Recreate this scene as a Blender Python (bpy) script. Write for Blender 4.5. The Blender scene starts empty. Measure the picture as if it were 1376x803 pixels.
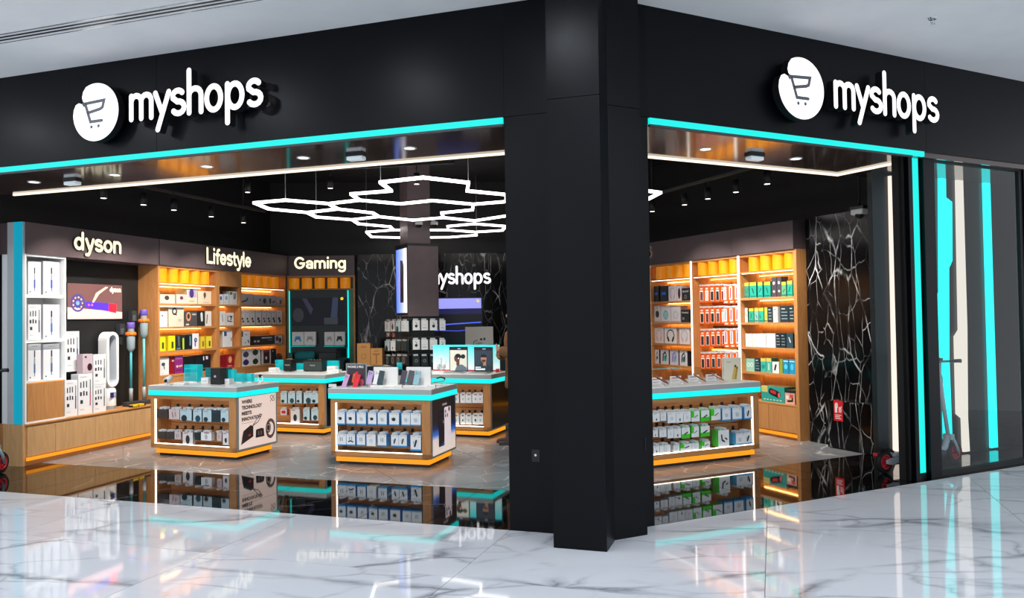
import bpy, bmesh, math, random
from mathutils import Vector, Matrix
random.seed(7)
SC = bpy.context.scene
COL = SC.collection
# ------------------------------------------------------------------ camera (calibrated from the vanishing points)
F, ROLL, CH = 1052.0, 0.0146, 1.6
PITCH = math.atan(24.2 / F)
cam_d = bpy.data.cameras.new('camera'); cam = bpy.data.objects.new('camera', cam_d); COL.objects.link(cam)
cam_d.sensor_width = 36.0; cam_d.lens = F / 1376 * 36.0; cam_d.clip_end = 200; cam_d.clip_start = 0.05
cam.matrix_world = Matrix.Translation((0, 0, CH)) @ Matrix.Rotation(math.pi/2 + PITCH, 4, 'X') @ Matrix.Rotation(-ROLL, 4, 'Z')
SC.camera = cam
# ------------------------------------------------------------------ world, exposure
w = bpy.data.worlds.new('world'); SC.world = w; w.use_nodes = True
w.node_tree.nodes['Background'].inputs[0].default_value = (0.88, 0.93, 1.0, 1)
w.node_tree.nodes['Background'].inputs[1].default_value = 1.15
SC.view_settings.view_transform = 'Standard'; SC.view_settings.look = 'None'
SC.view_settings.exposure = 0.0; SC.view_settings.gamma = 1.0; SC.view_settings.use_curve_mapping = False
MALL_W, SPOT_W, SOFFIT_W = 14.5, 125.0, 9.0      # watts: mall downlights, shop track heads, soffit downlights

# ------------------------------------------------------------------ pixel -> place helpers
def ray(x, y):
    u, v = x - 688, 401.5 - y
    a = u*math.cos(ROLL) + v*math.sin(ROLL); b = -u*math.sin(ROLL) + v*math.cos(ROLL)
    return (a, F*math.cos(PITCH) - b*math.sin(PITCH), F*math.sin(PITCH) + b*math.cos(PITCH))
def G(x, y, z=0.0):
    d = ray(x, y); t = (z - CH)/d[2]; return (d[0]*t, d[1]*t)
class Fr:
    """a plan frame: x runs left to right along a front, y goes back into it"""
    def __init__(s, o, deg):
        s.o = o; s.a = math.radians(deg); s.e = (math.cos(s.a), math.sin(s.a)); s.n = (-math.sin(s.a), math.cos(s.a))
    def loc(s, X, Y):
        dx, dy = X - s.o[0], Y - s.o[1]; return (dx*s.e[0] + dy*s.e[1], dx*s.n[0] + dy*s.n[1])
    def w(s, x, y, z=0.0): return (s.o[0] + x*s.e[0] + y*s.n[0], s.o[1] + x*s.e[1] + y*s.n[1], z)
    def px(s, px, py, y=0.0):                       # where a pixel meets the vertical plane y of this frame -> (x, z)
        d = ray(px, py); X0, Y0, _ = s.w(0, y)
        t = (X0*s.n[0] + Y0*s.n[1]) / (d[0]*s.n[0] + d[1]*s.n[1])
        return (s.loc(d[0]*t, d[1]*t)[0], CH + d[2]*t)
    def g(s, px, py, z=0.0): return s.loc(*G(px, py, z))
FL = Fr((-0.04, 5.92), -18.4)       # left shop front
RF = Fr((1.06, 5.99), 26.6)         # right shop front
DW = Fr((-5.52, 8.87), 74.3)        # left inner wall units
RC = Fr((2.22, 12.62), -64.8)       # right inner wall units
GA = Fr((-4.07, 14.15), 3.0)        # gaming unit / back wall

# ------------------------------------------------------------------ materials
def c(h):
    h = h.lstrip('#'); r = []
    for i in (0, 2, 4):
        v = int(h[i:i+2], 16)/255; r.append(v/12.92 if v <= .04045 else ((v+.055)/1.055)**2.4)
    return tuple(r)
MATS = {}
def mat(name, col='#888888', rough=.5, metal=0., emit=None, es=0., spec=.5, trans=0., alpha=1., coat=0., ior=None):
    if name in MATS: return MATS[name]
    m = bpy.data.materials.new(name); m.use_nodes = True
    b = m.node_tree.nodes['Principled BSDF']
    cc = c(col) if isinstance(col, str) else col
    b.inputs['Base Color'].default_value = (*cc, 1); b.inputs['Roughness'].default_value = rough
    b.inputs['Metallic'].default_value = metal; b.inputs['Specular IOR Level'].default_value = spec
    if ior: b.inputs['IOR'].default_value = ior
    if trans: b.inputs['Transmission Weight'].default_value = trans
    if alpha < 1: b.inputs['Alpha'].default_value = alpha
    if coat: b.inputs['Coat Weight'].default_value = coat; b.inputs['Coat Roughness'].default_value = .05
    if emit:
        ec = c(emit) if isinstance(emit, str) else emit
        b.inputs['Emission Color'].default_value = (*ec, 1); b.inputs['Emission Strength'].default_value = es
    MATS[name] = m; return m
def nodes(m): return m.node_tree.nodes, m.node_tree.links, m.node_tree.nodes['Principled BSDF']
def ramp(ns, stops):
    r = ns.new('ShaderNodeValToRGB'); e = r.color_ramp.elements
    while len(e) < len(stops): e.new(.5)
    for k, (p, col) in enumerate(stops): e[k].position = p; e[k].color = (*col, 1)
    return r
def marble(name, base, base2, vein, scale=1.0, rough=.1, sharp=.02, ior=1.5, dist=3.0, strength=1.0, vs=(1, 1, 1)):
    m = mat(name, base, rough, ior=ior); ns, lk, b = nodes(m)
    tc = ns.new('ShaderNodeTexCoord'); mp = ns.new('ShaderNodeMapping'); lk.new(tc.outputs['Object'], mp.inputs[0])
    mp.inputs['Scale'].default_value = tuple(scale*k for k in vs); mp.inputs['Rotation'].default_value = (.1, .2, .5)
    oi = ns.new('ShaderNodeObjectInfo'); ad = ns.new('ShaderNodeVectorMath'); ad.operation = 'MULTIPLY_ADD'
    sc = ns.new('ShaderNodeCombineXYZ')
    for k in range(3): lk.new(oi.outputs['Random'], sc.inputs[k])
    ad.inputs[1].default_value = (17, 29, 13); lk.new(sc.outputs[0], ad.inputs[0]); lk.new(mp.outputs[0], ad.inputs[2])
    n0 = ns.new('ShaderNodeTexNoise'); n0.inputs['Scale'].default_value = 1.3; n0.inputs['Detail'].default_value = 7; lk.new(ad.outputs[0], n0.inputs['Vector'])
    wv = ns.new('ShaderNodeVectorMath'); wv.operation = 'MULTIPLY_ADD'; wv.inputs[1].default_value = (.5*dist,)*3
    lk.new(n0.outputs['Color'], wv.inputs[0]); lk.new(ad.outputs[0], wv.inputs[2])
    outs = []
    for s, th, amt in ((.9, sharp, 1.0), (2.3, sharp*1.3, .6)):
        n = ns.new('ShaderNodeTexVoronoi'); n.feature = 'DISTANCE_TO_EDGE'; n.inputs['Scale'].default_value = s; n.inputs['Randomness'].default_value = 1.0
        lk.new(wv.outputs[0], n.inputs['Vector'])
        rp = ramp(ns, [(0, (amt,)*3), (th*.45, (amt*.55,)*3), (th*1.5, (0, 0, 0))]); lk.new(n.outputs['Distance'], rp.inputs[0]); outs.append(rp)
    mx = ns.new('ShaderNodeMath'); mx.operation = 'MAXIMUM'; lk.new(outs[0].outputs[0], mx.inputs[0]); lk.new(outs[1].outputs[0], mx.inputs[1])
    br = ns.new('ShaderNodeTexNoise'); br.inputs['Scale'].default_value = 2.1; br.inputs['Detail'].default_value = 4; lk.new(ad.outputs[0], br.inputs['Vector'])
    bk = ramp(ns, [(.42, (.04,)*3), (.60, (1, 1, 1))]); lk.new(br.outputs['Fac'], bk.inputs[0])
    ml = ns.new('ShaderNodeMath'); ml.operation = 'MULTIPLY'; lk.new(mx.outputs[0], ml.inputs[0]); lk.new(bk.outputs[0], ml.inputs[1])
    ms = ns.new('ShaderNodeMath'); ms.operation = 'MULTIPLY'; ms.inputs[1].default_value = strength; lk.new(ml.outputs[0], ms.inputs[0])
    cl = ns.new('ShaderNodeTexNoise'); cl.inputs['Scale'].default_value = 1.1; cl.inputs['Detail'].default_value = 5; lk.new(wv.outputs[0], cl.inputs['Vector'])
    cr = ramp(ns, [(.35, c(base2)), (.65, c(base))]); lk.new(cl.outputs['Fac'], cr.inputs[0])
    mi = ns.new('ShaderNodeMix'); mi.data_type = 'RGBA'; lk.new(ms.outputs[0], mi.inputs[0]); lk.new(cr.outputs[0], mi.inputs[6]); mi.inputs[7].default_value = (*c(vein), 1)
    lk.new(mi.outputs[2], b.inputs['Base Color'])
    return m
def wood(name, a, bcol, rough=.45, axis=2, scale=1.0):
    m = mat(name, a, rough); ns, lk, b = nodes(m)
    tc = ns.new('ShaderNodeTexCoord'); mp = ns.new('ShaderNodeMapping'); lk.new(tc.outputs['Object'], mp.inputs[0])
    s = [14*scale]*3; s[axis] = 1.1*scale; mp.inputs['Scale'].default_value = s
    oi = ns.new('ShaderNodeObjectInfo'); lk.new(oi.outputs['Random'], mp.inputs['Location'])
    n = ns.new('ShaderNodeTexNoise'); n.inputs['Scale'].default_value = 1.0; n.inputs['Detail'].default_value = 5; n.inputs['Distortion'].default_value = 1.2
    lk.new(mp.outputs[0], n.inputs['Vector'])
    r = ramp(ns, [(.3, c(bcol)), (.5, c(a)), (.56, c(bcol)), (.66, c(a))]); lk.new(n.outputs['Fac'], r.inputs[0])
    mi = ns.new('ShaderNodeMix'); mi.data_type = 'RGBA'; mi.inputs[0].default_value = .55; mi.inputs[6].default_value = (*c(a), 1)
    lk.new(r.outputs[0], mi.inputs[7]); lk.new(mi.outputs[2], b.inputs['Base Color'])
    return m
def speckle(name, a, bcol, rough, scale=3., spec=.5):
    m = mat(name, a, rough, spec=spec); ns, lk, b = nodes(m)
    tc = ns.new('ShaderNodeTexCoord'); n = ns.new('ShaderNodeTexNoise'); n.inputs['Scale'].default_value = scale; n.inputs['Detail'].default_value = 4
    lk.new(tc.outputs['Object'], n.inputs['Vector']); r = ramp(ns, [(.35, c(a)), (.65, c(bcol))]); lk.new(n.outputs['Fac'], r.inputs[0]); lk.new(r.outputs[0], b.inputs['Base Color'])
    rr = ns.new('ShaderNodeMapRange'); rr.inputs[3].default_value = rough*.85; rr.inputs[4].default_value = rough*1.15; lk.new(n.outputs['Fac'], rr.inputs[0]); lk.new(rr.outputs[0], b.inputs['Roughness'])
    return m
def vgrad(name, stops, z0, z1, rough=.3, es=0., axis='Z'):
    """printed gradient along one object axis (flat print on posters and screens)"""
    m = mat(name, '#888888', rough); ns, lk, b = nodes(m)
    tc = ns.new('ShaderNodeTexCoord'); sp = ns.new('ShaderNodeSeparateXYZ'); lk.new(tc.outputs['Object'], sp.inputs[0])
    mr = ns.new('ShaderNodeMapRange'); mr.inputs[1].default_value = z0; mr.inputs[2].default_value = z1; lk.new(sp.outputs[axis], mr.inputs[0])
    r = ramp(ns, [(p, c(h)) for p, h in stops]); lk.new(mr.outputs[0], r.inputs[0]); lk.new(r.outputs[0], b.inputs['Base Color'])
    if es: lk.new(r.outputs[0], b.inputs['Emission Color']); b.inputs['Emission Strength'].default_value = es
    return m
def glow(name, col, s):
    m = mat(name, '#000000', .6, emit=col, es=s); return m

PANEL = speckle('black_composite_panel', '#05060a', '#07080d', .34, 2., .15)
BLACK = speckle('matte_black', '#0b0b0c', '#101112', .6, 5.)
SHOPCEIL = speckle('black_shop_ceiling', '#050506', '#090909', .8, 4.)
SOFFIT = speckle('glossy_soffit', '#41342f', '#493b35', .10, 2.)
CEILW = speckle('white_ceiling', '#ececee', '#f0f0f1', .7, 3.)
WHITEM = marble('white_marble', '#dfe1e6', '#d4d7dd', '#74777f', .62, .045, .022, 1.5, 1.1, .85, (.75, 1.7, 1))
GREYM = marble('grey_marble', '#8b8e93', '#74757a', '#eee9e2', 1.0, .22, .010, 1.5, .9, .9)
BLACKM = marble('black_marble', '#0b0b0d', '#070708', '#8d8d90', .9, .035, .008, 1.75, .9, .6)
WALLM = marble('black_wall_marble', '#0d0e10', '#070709', '#dfe1e5', 2.3, .12, .013, 1.3, .6, .95, (1.3, 1.3, .5))
OAK = wood('oak', '#c48a52', '#a26b3b'); OAKH = wood('oak_across', '#c48a52', '#a26b3b', axis=0)
OAKD = wood('oak_dark', '#7a5230', '#5e3d22')
OAKL = wood('oak_pale', '#cba06f', '#b38655')
FASC = speckle('brown_grey_fascia', '#56484b', '#5d4f52', .45, 3.)
AMBER = mat('amber_panel', '#f09a0c', .3, emit='#ff9a08', es=.20)
TOPW = mat('white_top', '#dfe2e3', .22); TOPG = mat('grey_top_edge', '#a9b0b0', .35)
TEAL = glow('teal_light', (0.0, .86, .80), 1.25); TEALF = glow('teal_light_front', (0.0, .80, .74), 1.15); TEALS = glow('teal_light_strong', (0.0, 1.0, .98), 1.6)
WARM = glow('warm_white_light', (1.0, .84, .66), 1.7); WARMS = glow('warm_strip', (1.0, .83, .72), 1.15)
LEDW = glow('white_led', (1.0, .93, .82), 2.6); LEDK = glow('counter_led', (1.0, .92, .80), 7.); LEDO = glow('amber_led', (1.0, .35, .012), 1.08); LEDC = glow('cabinet_led', (1.0, .56, .17), 15.)
HEXL = glow('hexagon_light', (1.0, .93, .88), 5.0); SIGNW = glow('sign_white', (1.0, .96, .97), 1.5); SIGNY = glow('sign_warm', (1.0, .90, .62), 1.3)
LAMP = glow('lamp_lens', (1.0, .93, .84), 4.)
WHITE = mat('white_plastic', '#eceded', .35); WHITEB = mat('white_card', '#e9e9ec', .5); GREY = mat('grey_plastic', '#8f9496', .4)
DARK = mat('dark_plastic', '#141517', .35); DGREY = mat('dark_grey', '#33363a', .45); CHROME = mat('chrome', '#c8ccd0', .2, 1.)
CYAN = mat('glowing_cyan_acrylic', '#22c4cc', .15, emit=(0, .6, .65), es=.22, alpha=.62); RED = mat('red_plastic', '#d21f2a', .35)  # CYAN: glow put into the material, the acrylic holds no lamp
GLASS = mat('clear_glass', '#ffffff', .0, trans=1., ior=1.45)
def _glass():
    m = MATS['clear_glass']; ns, lk, b = nodes(m); out = ns['Material Output']
    t = ns.new('ShaderNodeBsdfTransparent'); t.inputs[0].default_value = (.86, .92, .93, 1); g = ns.new('ShaderNodeBsdfGlossy'); g.inputs[1].default_value = .01
    fr = ns.new('ShaderNodeFresnel'); fr.inputs[0].default_value = 1.5; mx = ns.new('ShaderNodeMixShader')
    ge = ns.new('ShaderNodeNewGeometry'); iv = ns.new('ShaderNodeMath'); iv.operation = 'SUBTRACT'; iv.inputs[0].default_value = 1; lk.new(ge.outputs['Backfacing'], iv.inputs[1])
    ml = ns.new('ShaderNodeMath'); ml.operation = 'MULTIPLY'; lk.new(fr.outputs[0], ml.inputs[0]); lk.new(iv.outputs[0], ml.inputs[1])
    lk.new(ml.outputs[0], mx.inputs[0]); lk.new(t.outputs[0], mx.inputs[1]); lk.new(g.outputs[0], mx.inputs[2]); lk.new(mx.outputs[0], out.inputs[0])
_glass()
def hexmat(h, rough=.45): return mat('print_' + h.lstrip('#'), h, rough)

# ------------------------------------------------------------------ mesh builder
class MB:
    def __init__(s): s.v = []; s.f = []; s.mi = []; s.mats = []; s.smooth = set()
    def m(s, mt):
        if mt not in s.mats: s.mats.append(mt)
        return s.mats.index(mt)
    def face(s, pts, mt):
        k = len(s.v); s.v += [tuple(p) for p in pts]; s.f.append(tuple(range(k, k+len(pts)))); s.mi.append(s.m(mt)); return s
    def box(s, x0, x1, y0, y1, z0, z1, mt, front=None, right=None, top=None):
        k = len(s.v); s.v += [(x, y, z) for z in (z0, z1) for y in (y0, y1) for x in (x0, x1)]
        i = s.m(mt)
        for q, mm in (((0, 1, 5, 4), front), ((1, 3, 7, 5), right), ((3, 2, 6, 7), None), ((2, 0, 4, 6), right), ((4, 5, 7, 6), top), ((2, 3, 1, 0), None)):
            s.f.append(tuple(k+a for a in q)); s.mi.append(s.m(mm) if mm else i)
        return s
    def prism(s, poly, y0, y1, mt, side=None):       # polygon in x,z (counter-clockwise seen from -y), extruded y0..y1
        k = len(s.v); n = len(poly); s.v += [(x, y0, z) for x, z in poly] + [(x, y1, z) for x, z in poly]
        s.f.append(tuple(range(k, k+n))); s.mi.append(s.m(mt)); s.f.append(tuple(range(k+2*n-1, k+n-1, -1))); s.mi.append(s.m(side or mt))
        for a in range(n):
            b = (a+1) % n; s.f.append((k+a, k+n+a, k+n+b, k+b)); s.mi.append(s.m(side or mt))
        return s
    def slab(s, poly, z0, z1, mt):                   # polygon in x,y counter-clockwise, extruded z0..z1
        k = len(s.v); n = len(poly); s.v += [(x, y, z0) for x, y in poly] + [(x, y, z1) for x, y in poly]; i = s.m(mt)
        s.f.append(tuple(range(k+n-1, k-1, -1))); s.f.append(tuple(range(k+n, k+2*n))); s.mi += [i, i]
        for a in range(n):
            b = (a+1) % n; s.f.append((k+a, k+b, k+n+b, k+n+a)); s.mi.append(i)
        return s
    def tube(s, pts, r, mt, n=8, closed=False, caps=True):
        P = [Vector(p) for p in pts]; R = r if isinstance(r, (list, tuple)) else [r]*len(P); k = len(s.v); N = len(P); i = s.m(mt)
        up = None
        for a in range(N):
            t = ((P[(a+1) % N] - P[a-1]) if closed else (P[min(a+1, N-1)] - P[max(a-1, 0)])).normalized()
            if up is None: up = Vector((0, 0, 1)) if abs(t.z) < .9 else Vector((1, 0, 0))
            u = (up - t*up.dot(t))
            u = u.normalized() if u.length > 1e-6 else t.orthogonal().normalized()
            up = u; q = t.cross(u)
            for j in range(n):
                an = 2*math.pi*j/n; s.v.append(tuple(P[a] + (u*math.cos(an) + q*math.sin(an))*R[a]))
        for a in range(N if closed else N-1):
            b = (a+1) % N
            for j in range(n):
                jj = (j+1) % n; s.smooth.add(len(s.f)); s.f.append((k+a*n+j, k+a*n+jj, k+b*n+jj, k+b*n+j)); s.mi.append(i)
        if caps and not closed:
            s.f.append(tuple(k+j for j in range(n-1, -1, -1))); s.f.append(tuple(k+(N-1)*n+j for j in range(n))); s.mi += [i, i]
        return s
    def cyl(s, p, q, r, mt, n=16, r2=None): return s.tube([p, q], [r, r if r2 is None else r2], mt, n)
    def lathe(s, prof, mt, cx=0, cy=0, n=20, a0=0., a1=2*math.pi, sx=1., sy=1.):
        k = len(s.v); full = abs(a1-a0-2*math.pi) < 1e-6; N = n if full else n+1; i = s.m(mt)
        for r, z in prof:
            for j in range(N):
                an = a0 + (a1-a0)*j/n; s.v.append((cx + r*sx*math.cos(an), cy + r*sy*math.sin(an), z))
        for a in range(len(prof)-1):
            for j in range(n):
                jj = (j+1) % N; s.smooth.add(len(s.f)); s.f.append((k+a*N+j, k+a*N+jj, k+(a+1)*N+jj, k+(a+1)*N+j)); s.mi.append(i)
        return s
    def ball(s, ct, r, mt, n=14, m=8):
        rx, ry, rz = r if isinstance(r, (tuple, list)) else (r, r, r)
        k0 = len(s.v); s.lathe([(max(1e-4, math.sin(math.pi*a/m)), -math.cos(math.pi*a/m)) for a in range(m+1)], mt, 0, 0, n)
        for a in range(k0, len(s.v)): x, y, z = s.v[a]; s.v[a] = (ct[0]+x*rx, ct[1]+y*ry, ct[2]+z*rz)
        return s
    def disc(s, x, z, rx, rz, y, mt, n=20):
        return s.face([(x + rx*math.cos(2*math.pi*j/n), y, z + rz*math.sin(2*math.pi*j/n)) for j in range(n)], mt)
    def rect(s, x0, x1, z0, z1, y, mt): return s.face([(x0, y, z0), (x1, y, z0), (x1, y, z1), (x0, y, z1)], mt)
    def ring(s, x, z, r0, r1, y, mt, n=24, k=1.):
        for j in range(n):
            a, b = 2*math.pi*j/n, 2*math.pi*(j+1)/n
            s.face([(x+r0*math.cos(a), y, z+k*r0*math.sin(a)), (x+r1*math.cos(a), y, z+k*r1*math.sin(a)), (x+r1*math.cos(b), y, z+k*r1*math.sin(b)), (x+r0*math.cos(b), y, z+k*r0*math.sin(b))], mt)
        return s
    def outline(s, pts, wd, closed=False):
        P = [Vector(p) for p in pts]; N = len(P); h = wd/2; L = []; Rr = []
        for a in range(N):
            t0 = (P[a] - P[a-1]) if (a or closed) else (P[1] - P[0]); t1 = (P[(a+1) % N] - P[a]) if (a < N-1 or closed) else (P[a] - P[a-1])
            t0 = t0.normalized(); t1 = t1.normalized(); n0 = Vector((-t0.y, t0.x)); n1 = Vector((-t1.y, t1.x)); nm = (n0+n1)
            nm = nm.normalized() if nm.length > 1e-6 else n0
            k = h/max(.5, nm.dot(n0)); L.append(P[a] + nm*k); Rr.append(P[a] - nm*k)
        return P, L, Rr
    def stroke(s, pts, wd, y0, y1, mt, side=None, closed=False):   # rounded ribbon in x,z with thickness y0..y1
        P, L, Rr = s.outline(pts, wd, closed); N = len(P); h = wd/2
        if closed:
            for a in range(N):
                b = (a+1) % N; quad = [Rr[a], Rr[b], L[b], L[a]]; s.prism([(q.x, q.y) for q in quad], y0, y1, mt, side)
            return s
        poly = list(Rr)
        t = (P[-1] - P[-2]).normalized(); an = math.atan2(t.y, t.x)
        poly += [P[-1] + Vector((math.cos(an+d), math.sin(an+d)))*h for d in (-1.1, -.55, 0, .55, 1.1)]
        poly += L[::-1]
        t = (P[0] - P[1]).normalized(); an = math.atan2(t.y, t.x)
        poly += [P[0] + Vector((math.cos(an+d), math.sin(an+d)))*h for d in (-1.1, -.55, 0, .55, 1.1)]
        # strip of quads (concave safe) plus caps
        for a in range(N-1):
            q = [Rr[a], Rr[a+1], L[a+1], L[a]]; s.face([(k.x, y0, k.y) for k in q], mt)
        for ct, d0 in ((N-1, poly[N:N+5]), (0, poly[-5:])):
            e = [Rr[ct]] + d0 + [L[ct]] if ct else [L[0]] + d0 + [Rr[0]]
            s.face([(k.x, y0, k.y) for k in e], mt)
        for a in range(len(poly)):
            b = (a+1) % len(poly); s.face([(poly[a].x, y0, poly[a].y), (poly[a].x, y1, poly[a].y), (poly[b].x, y1, poly[b].y), (poly[b].x, y0, poly[b].y)], side or mt)
        return s
    def mesh(s, name):
        me = bpy.data.meshes.new(name); me.from_pydata(s.v, [], s.f)
        for mt in s.mats: me.materials.append(mt)
        me.polygons.foreach_set('material_index', s.mi)
        if s.smooth: me.polygons.foreach_set('use_smooth', [i in s.smooth for i in range(len(s.f))])
        me.validate(); me.update(); return me
    def build(s, name, parent=None, loc=(0, 0, 0), rz=0., bevel=0.):
        return link(name, s.mesh(name), parent, loc, rz, bevel)
def link(name, me, parent=None, loc=(0, 0, 0), rz=0., bevel=0.):
    o = bpy.data.objects.new(name, me); COL.objects.link(o); o.parent = parent; o.location = loc; o.rotation_euler = (0, 0, rz)
    if bevel:
        b = o.modifiers.new('bevel', 'BEVEL'); b.width = bevel; b.segments = 2; b.limit_method = 'ANGLE'
    return o
def tag(o, label, cat, group=None, kind=None):
    o['label'] = label; o['category'] = cat
    if group: o['group'] = group
    if kind: o['kind'] = kind
    return o
def thing(name, label, cat, fr=None, x=0, y=0, z=0, rz=0., group=None, kind=None):
    o = bpy.data.objects.new(name, None); COL.objects.link(o); o.empty_display_size = .1
    if fr: o.location = fr.w(x, y, z); o.rotation_euler = (0, 0, fr.a + rz)
    else: o.location = (x, y, z); o.rotation_euler = (0, 0, rz)
    return tag(o, label, cat, group, kind)
def put(o, fr, x, y, z=0., rz=0.):
    o.location = fr.w(x, y, z); o.rotation_euler = (0, 0, fr.a + rz); return o
def text_mesh(body, size, ext=.0, bold=0., align='LEFT', res=3, spacing=1.):
    cu = bpy.data.curves.new('t', 'FONT'); cu.body = body; cu.size = size; cu.extrude = ext; cu.offset = bold; cu.align_x = align; cu.resolution_u = res; cu.space_character = spacing
    o = bpy.data.objects.new('t', cu); me = bpy.data.meshes.new_from_object(o); bpy.data.objects.remove(o); bpy.data.curves.remove(cu)
    return me
def text_into(mb, body, size, x, z, y, mt, bold=0., align='LEFT', fit=None):     # flat lettering printed on a face
    me = text_mesh(body, size, 0, bold, align); i = mb.m(mt); k = len(mb.v)
    xs = [v.co.x for v in me.vertices]; sx = 1.
    if fit and xs: sx = fit/(max(xs)-min(xs)); x -= min(xs)*sx if align == 'LEFT' else 0
    for v in me.vertices: mb.v.append((x + v.co.x*sx, y, z + v.co.y))
    for p in me.polygons: mb.f.append(tuple(k+a for a in p.vertices)); mb.mi.append(i)
    bpy.data.meshes.remove(me); return mb
def clip(poly, a, b, cc):       # keep a*x+b*y >= cc
    out = []
    for i in range(len(poly)):
        p, q = poly[i], poly[(i+1) % len(poly)]; dp, dq = a*p[0]+b*p[1]-cc, a*q[0]+b*q[1]-cc
        if dp >= 0: out.append(p)
        if dp*dq < 0: t = dp/(dp-dq); out.append((p[0]+(q[0]-p[0])*t, p[1]+(q[1]-p[1])*t))
    return out
def half(fr, y, sign): k = fr.n; return (sign*k[0], sign*k[1], sign*(k[0]*fr.o[0] + k[1]*fr.o[1] + y))
def area(p): return abs(sum(p[i][0]*p[(i+1) % len(p)][1] - p[(i+1) % len(p)][0]*p[i][1] for i in range(len(p))))/2 if len(p) > 2 else 0
def arc(cx, cz, rx, rz, a0, a1, n=10): return [(cx + rx*math.cos(math.radians(a0+(a1-a0)*k/n)), cz + rz*math.sin(math.radians(a0+(a1-a0)*k/n))) for k in range(n+1)]
ORD = ['first', 'second', 'third', 'fourth', 'fifth', 'sixth', 'seventh', 'eighth', 'ninth', 'tenth', 'eleventh', 'twelfth']

# ================================================================== STRUCTURE
ZC, ZS, ZT = 3.99, 3.07, 3.09
# ---- mall downlights (lamps of the mall ceiling, outside the frame)
def lamp(name, kind, loc, power, col=(1, .96, .92), size=.2, spot=None, aim=None, blend=.6):
    l = bpy.data.lights.new(name, kind); l.energy = power; l.color = col
    if kind == 'AREA': l.shape = 'DISK'; l.size = size
    if kind == 'SPOT': l.spot_size = math.radians(spot); l.spot_blend = blend; l.shadow_soft_size = size
    o = bpy.data.objects.new(name, l); COL.objects.link(o); o.location = loc
    if aim: o.rotation_euler = (Vector(aim) - Vector(loc)).to_track_quat('-Z', 'Y').to_euler()
    return o
for yy in (-1.55, -4.0, -6.5):
    for k in range(-4, 6):
        x, y, _ = FL.w(.31 + 1.71*k, yy)
        if RF.loc(x, y)[1] > -1.2 and RF.loc(x, y)[0] > -.6: continue
        lamp('mall_downlight', 'AREA', (x, y, ZC - .03), MALL_W, (.86, .93, 1), .26)

def cells(fr, xs, ys, clips, gap=.0025):
    for i in range(len(xs)-1):
        for j in range(len(ys)-1):
            q = [fr.w(x, y)[:2] for x, y in ((xs[i]+gap, ys[j]+gap), (xs[i+1]-gap, ys[j]+gap), (xs[i+1]-gap, ys[j+1]-gap), (xs[i]+gap, ys[j+1]-gap))]
            out = []
            for cl in clips:
                p = q
                for h in cl: p = clip(p, *h) if len(p) > 2 else p
                if len(p) > 2 and area(p) > .004: out.append(p)
            if out: yield out
def tiled(name, label, fr, xs, ys, clips, mt, base_poly, basemat, z=0.0):
    b = MB(); b.slab(base_poly, z-.03, z-.004, basemat); root = b.build(name); tag(root, label, 'floor', kind='structure')
    for out in cells(fr, xs, ys, clips):
        mb = MB()
        cx = sum(p[0] for p in out[0])/len(out[0]); cy = sum(p[1] for p in out[0])/len(out[0])
        for p in out: mb.slab([(a-cx, b_-cy) for a, b_ in p], -.012, 0, mt)
        mb.build('tile', root, (cx, cy, z))
    return root
GROUT = mat('grey_grout', '#8b8d90', .7); GROUTD = mat('dark_grout', '#5a5654', .6)
in_l, in_r = half(FL, 0, 1), half(RF, 0, 1); out_l, out_r = half(FL, 0, -1), half(RF, 0, -1)
big = [(-9, -4), (9, -4), (9, 12), (-9, 12)]
tiled('floor', 'polished white marble mall floor with grey veins', FL, [1.83*k for k in range(-5, 6)], [-1.1 + 1.83*k for k in range(-4, 5)],
      [[out_l], [in_l, out_r]], WHITEM, clip(big, *out_l), GROUT)
mall2 = MB(); mall2.slab(clip(clip(big, *in_l), *out_r), -.03, -.004, GROUT); mall2.build('tile_bed', bpy.data.objects['floor'])
TH = 1.27
bis = lambda s: (s*(RF.n[0]-FL.n[0]), s*(RF.n[1]-FL.n[1]), s*(RF.n[0]*RF.o[0]+RF.n[1]*RF.o[1]-FL.n[0]*FL.o[0]-FL.n[1]*FL.o[1]))
tl = [in_l, half(FL, TH, -1), in_r, bis(1)]; tr = [in_r, half(RF, TH, -1), in_l, bis(-1)]
def clipall(p, hs):
    for h in hs: p = clip(p, *h)
    return p
tiled('floor_threshold_left', 'mirror-polished black threshold floor under the left opening', FL, [-.1 + .6*k for k in range(-13, 3)], [0, TH], [tl], BLACKM, clipall(big, tl), GROUTD)
tiled('floor_threshold_right', 'mirror-polished black threshold floor under the right opening', RF, [.12 + .6*k for k in range(-3, 11)], [0, .64, TH], [tr], BLACKM, clipall(big, tr), GROUTD)
shop = [half(FL, TH, 1), half(RF, TH, 1), half(DW, .34, -1), half(RC, .5, -1), half(GA, .3, -1)]
big2 = [(-9, -4), (9, -4), (9, 18), (-9, 18)]
tiled('floor_shop', 'dark grey marble shop floor with thin white veins', RF, [1.2*k for k in range(-8, 6)], [TH + .8*k for k in range(0, 14)], [shop], GREYM, clipall(big2, shop), GROUTD)
# ---- ceilings
cl = MB(); cl.slab(clip(big, *out_l), ZC, ZC+.1, CEILW); cl.slab(clip(clip(big, *in_l), *out_r), ZC, ZC+.1, CEILW)
ceiling = tag(cl.build('ceiling'), 'smooth white plaster mall ceiling', 'ceiling', kind='structure')
cs = MB(); cs.slab(clipall(big2, [in_l, in_r]), ZC+.12, ZC+.2, SHOPCEIL)
tag(cs.build('ceiling_shop'), 'black open shop ceiling', 'ceiling', kind='structure')
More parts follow.
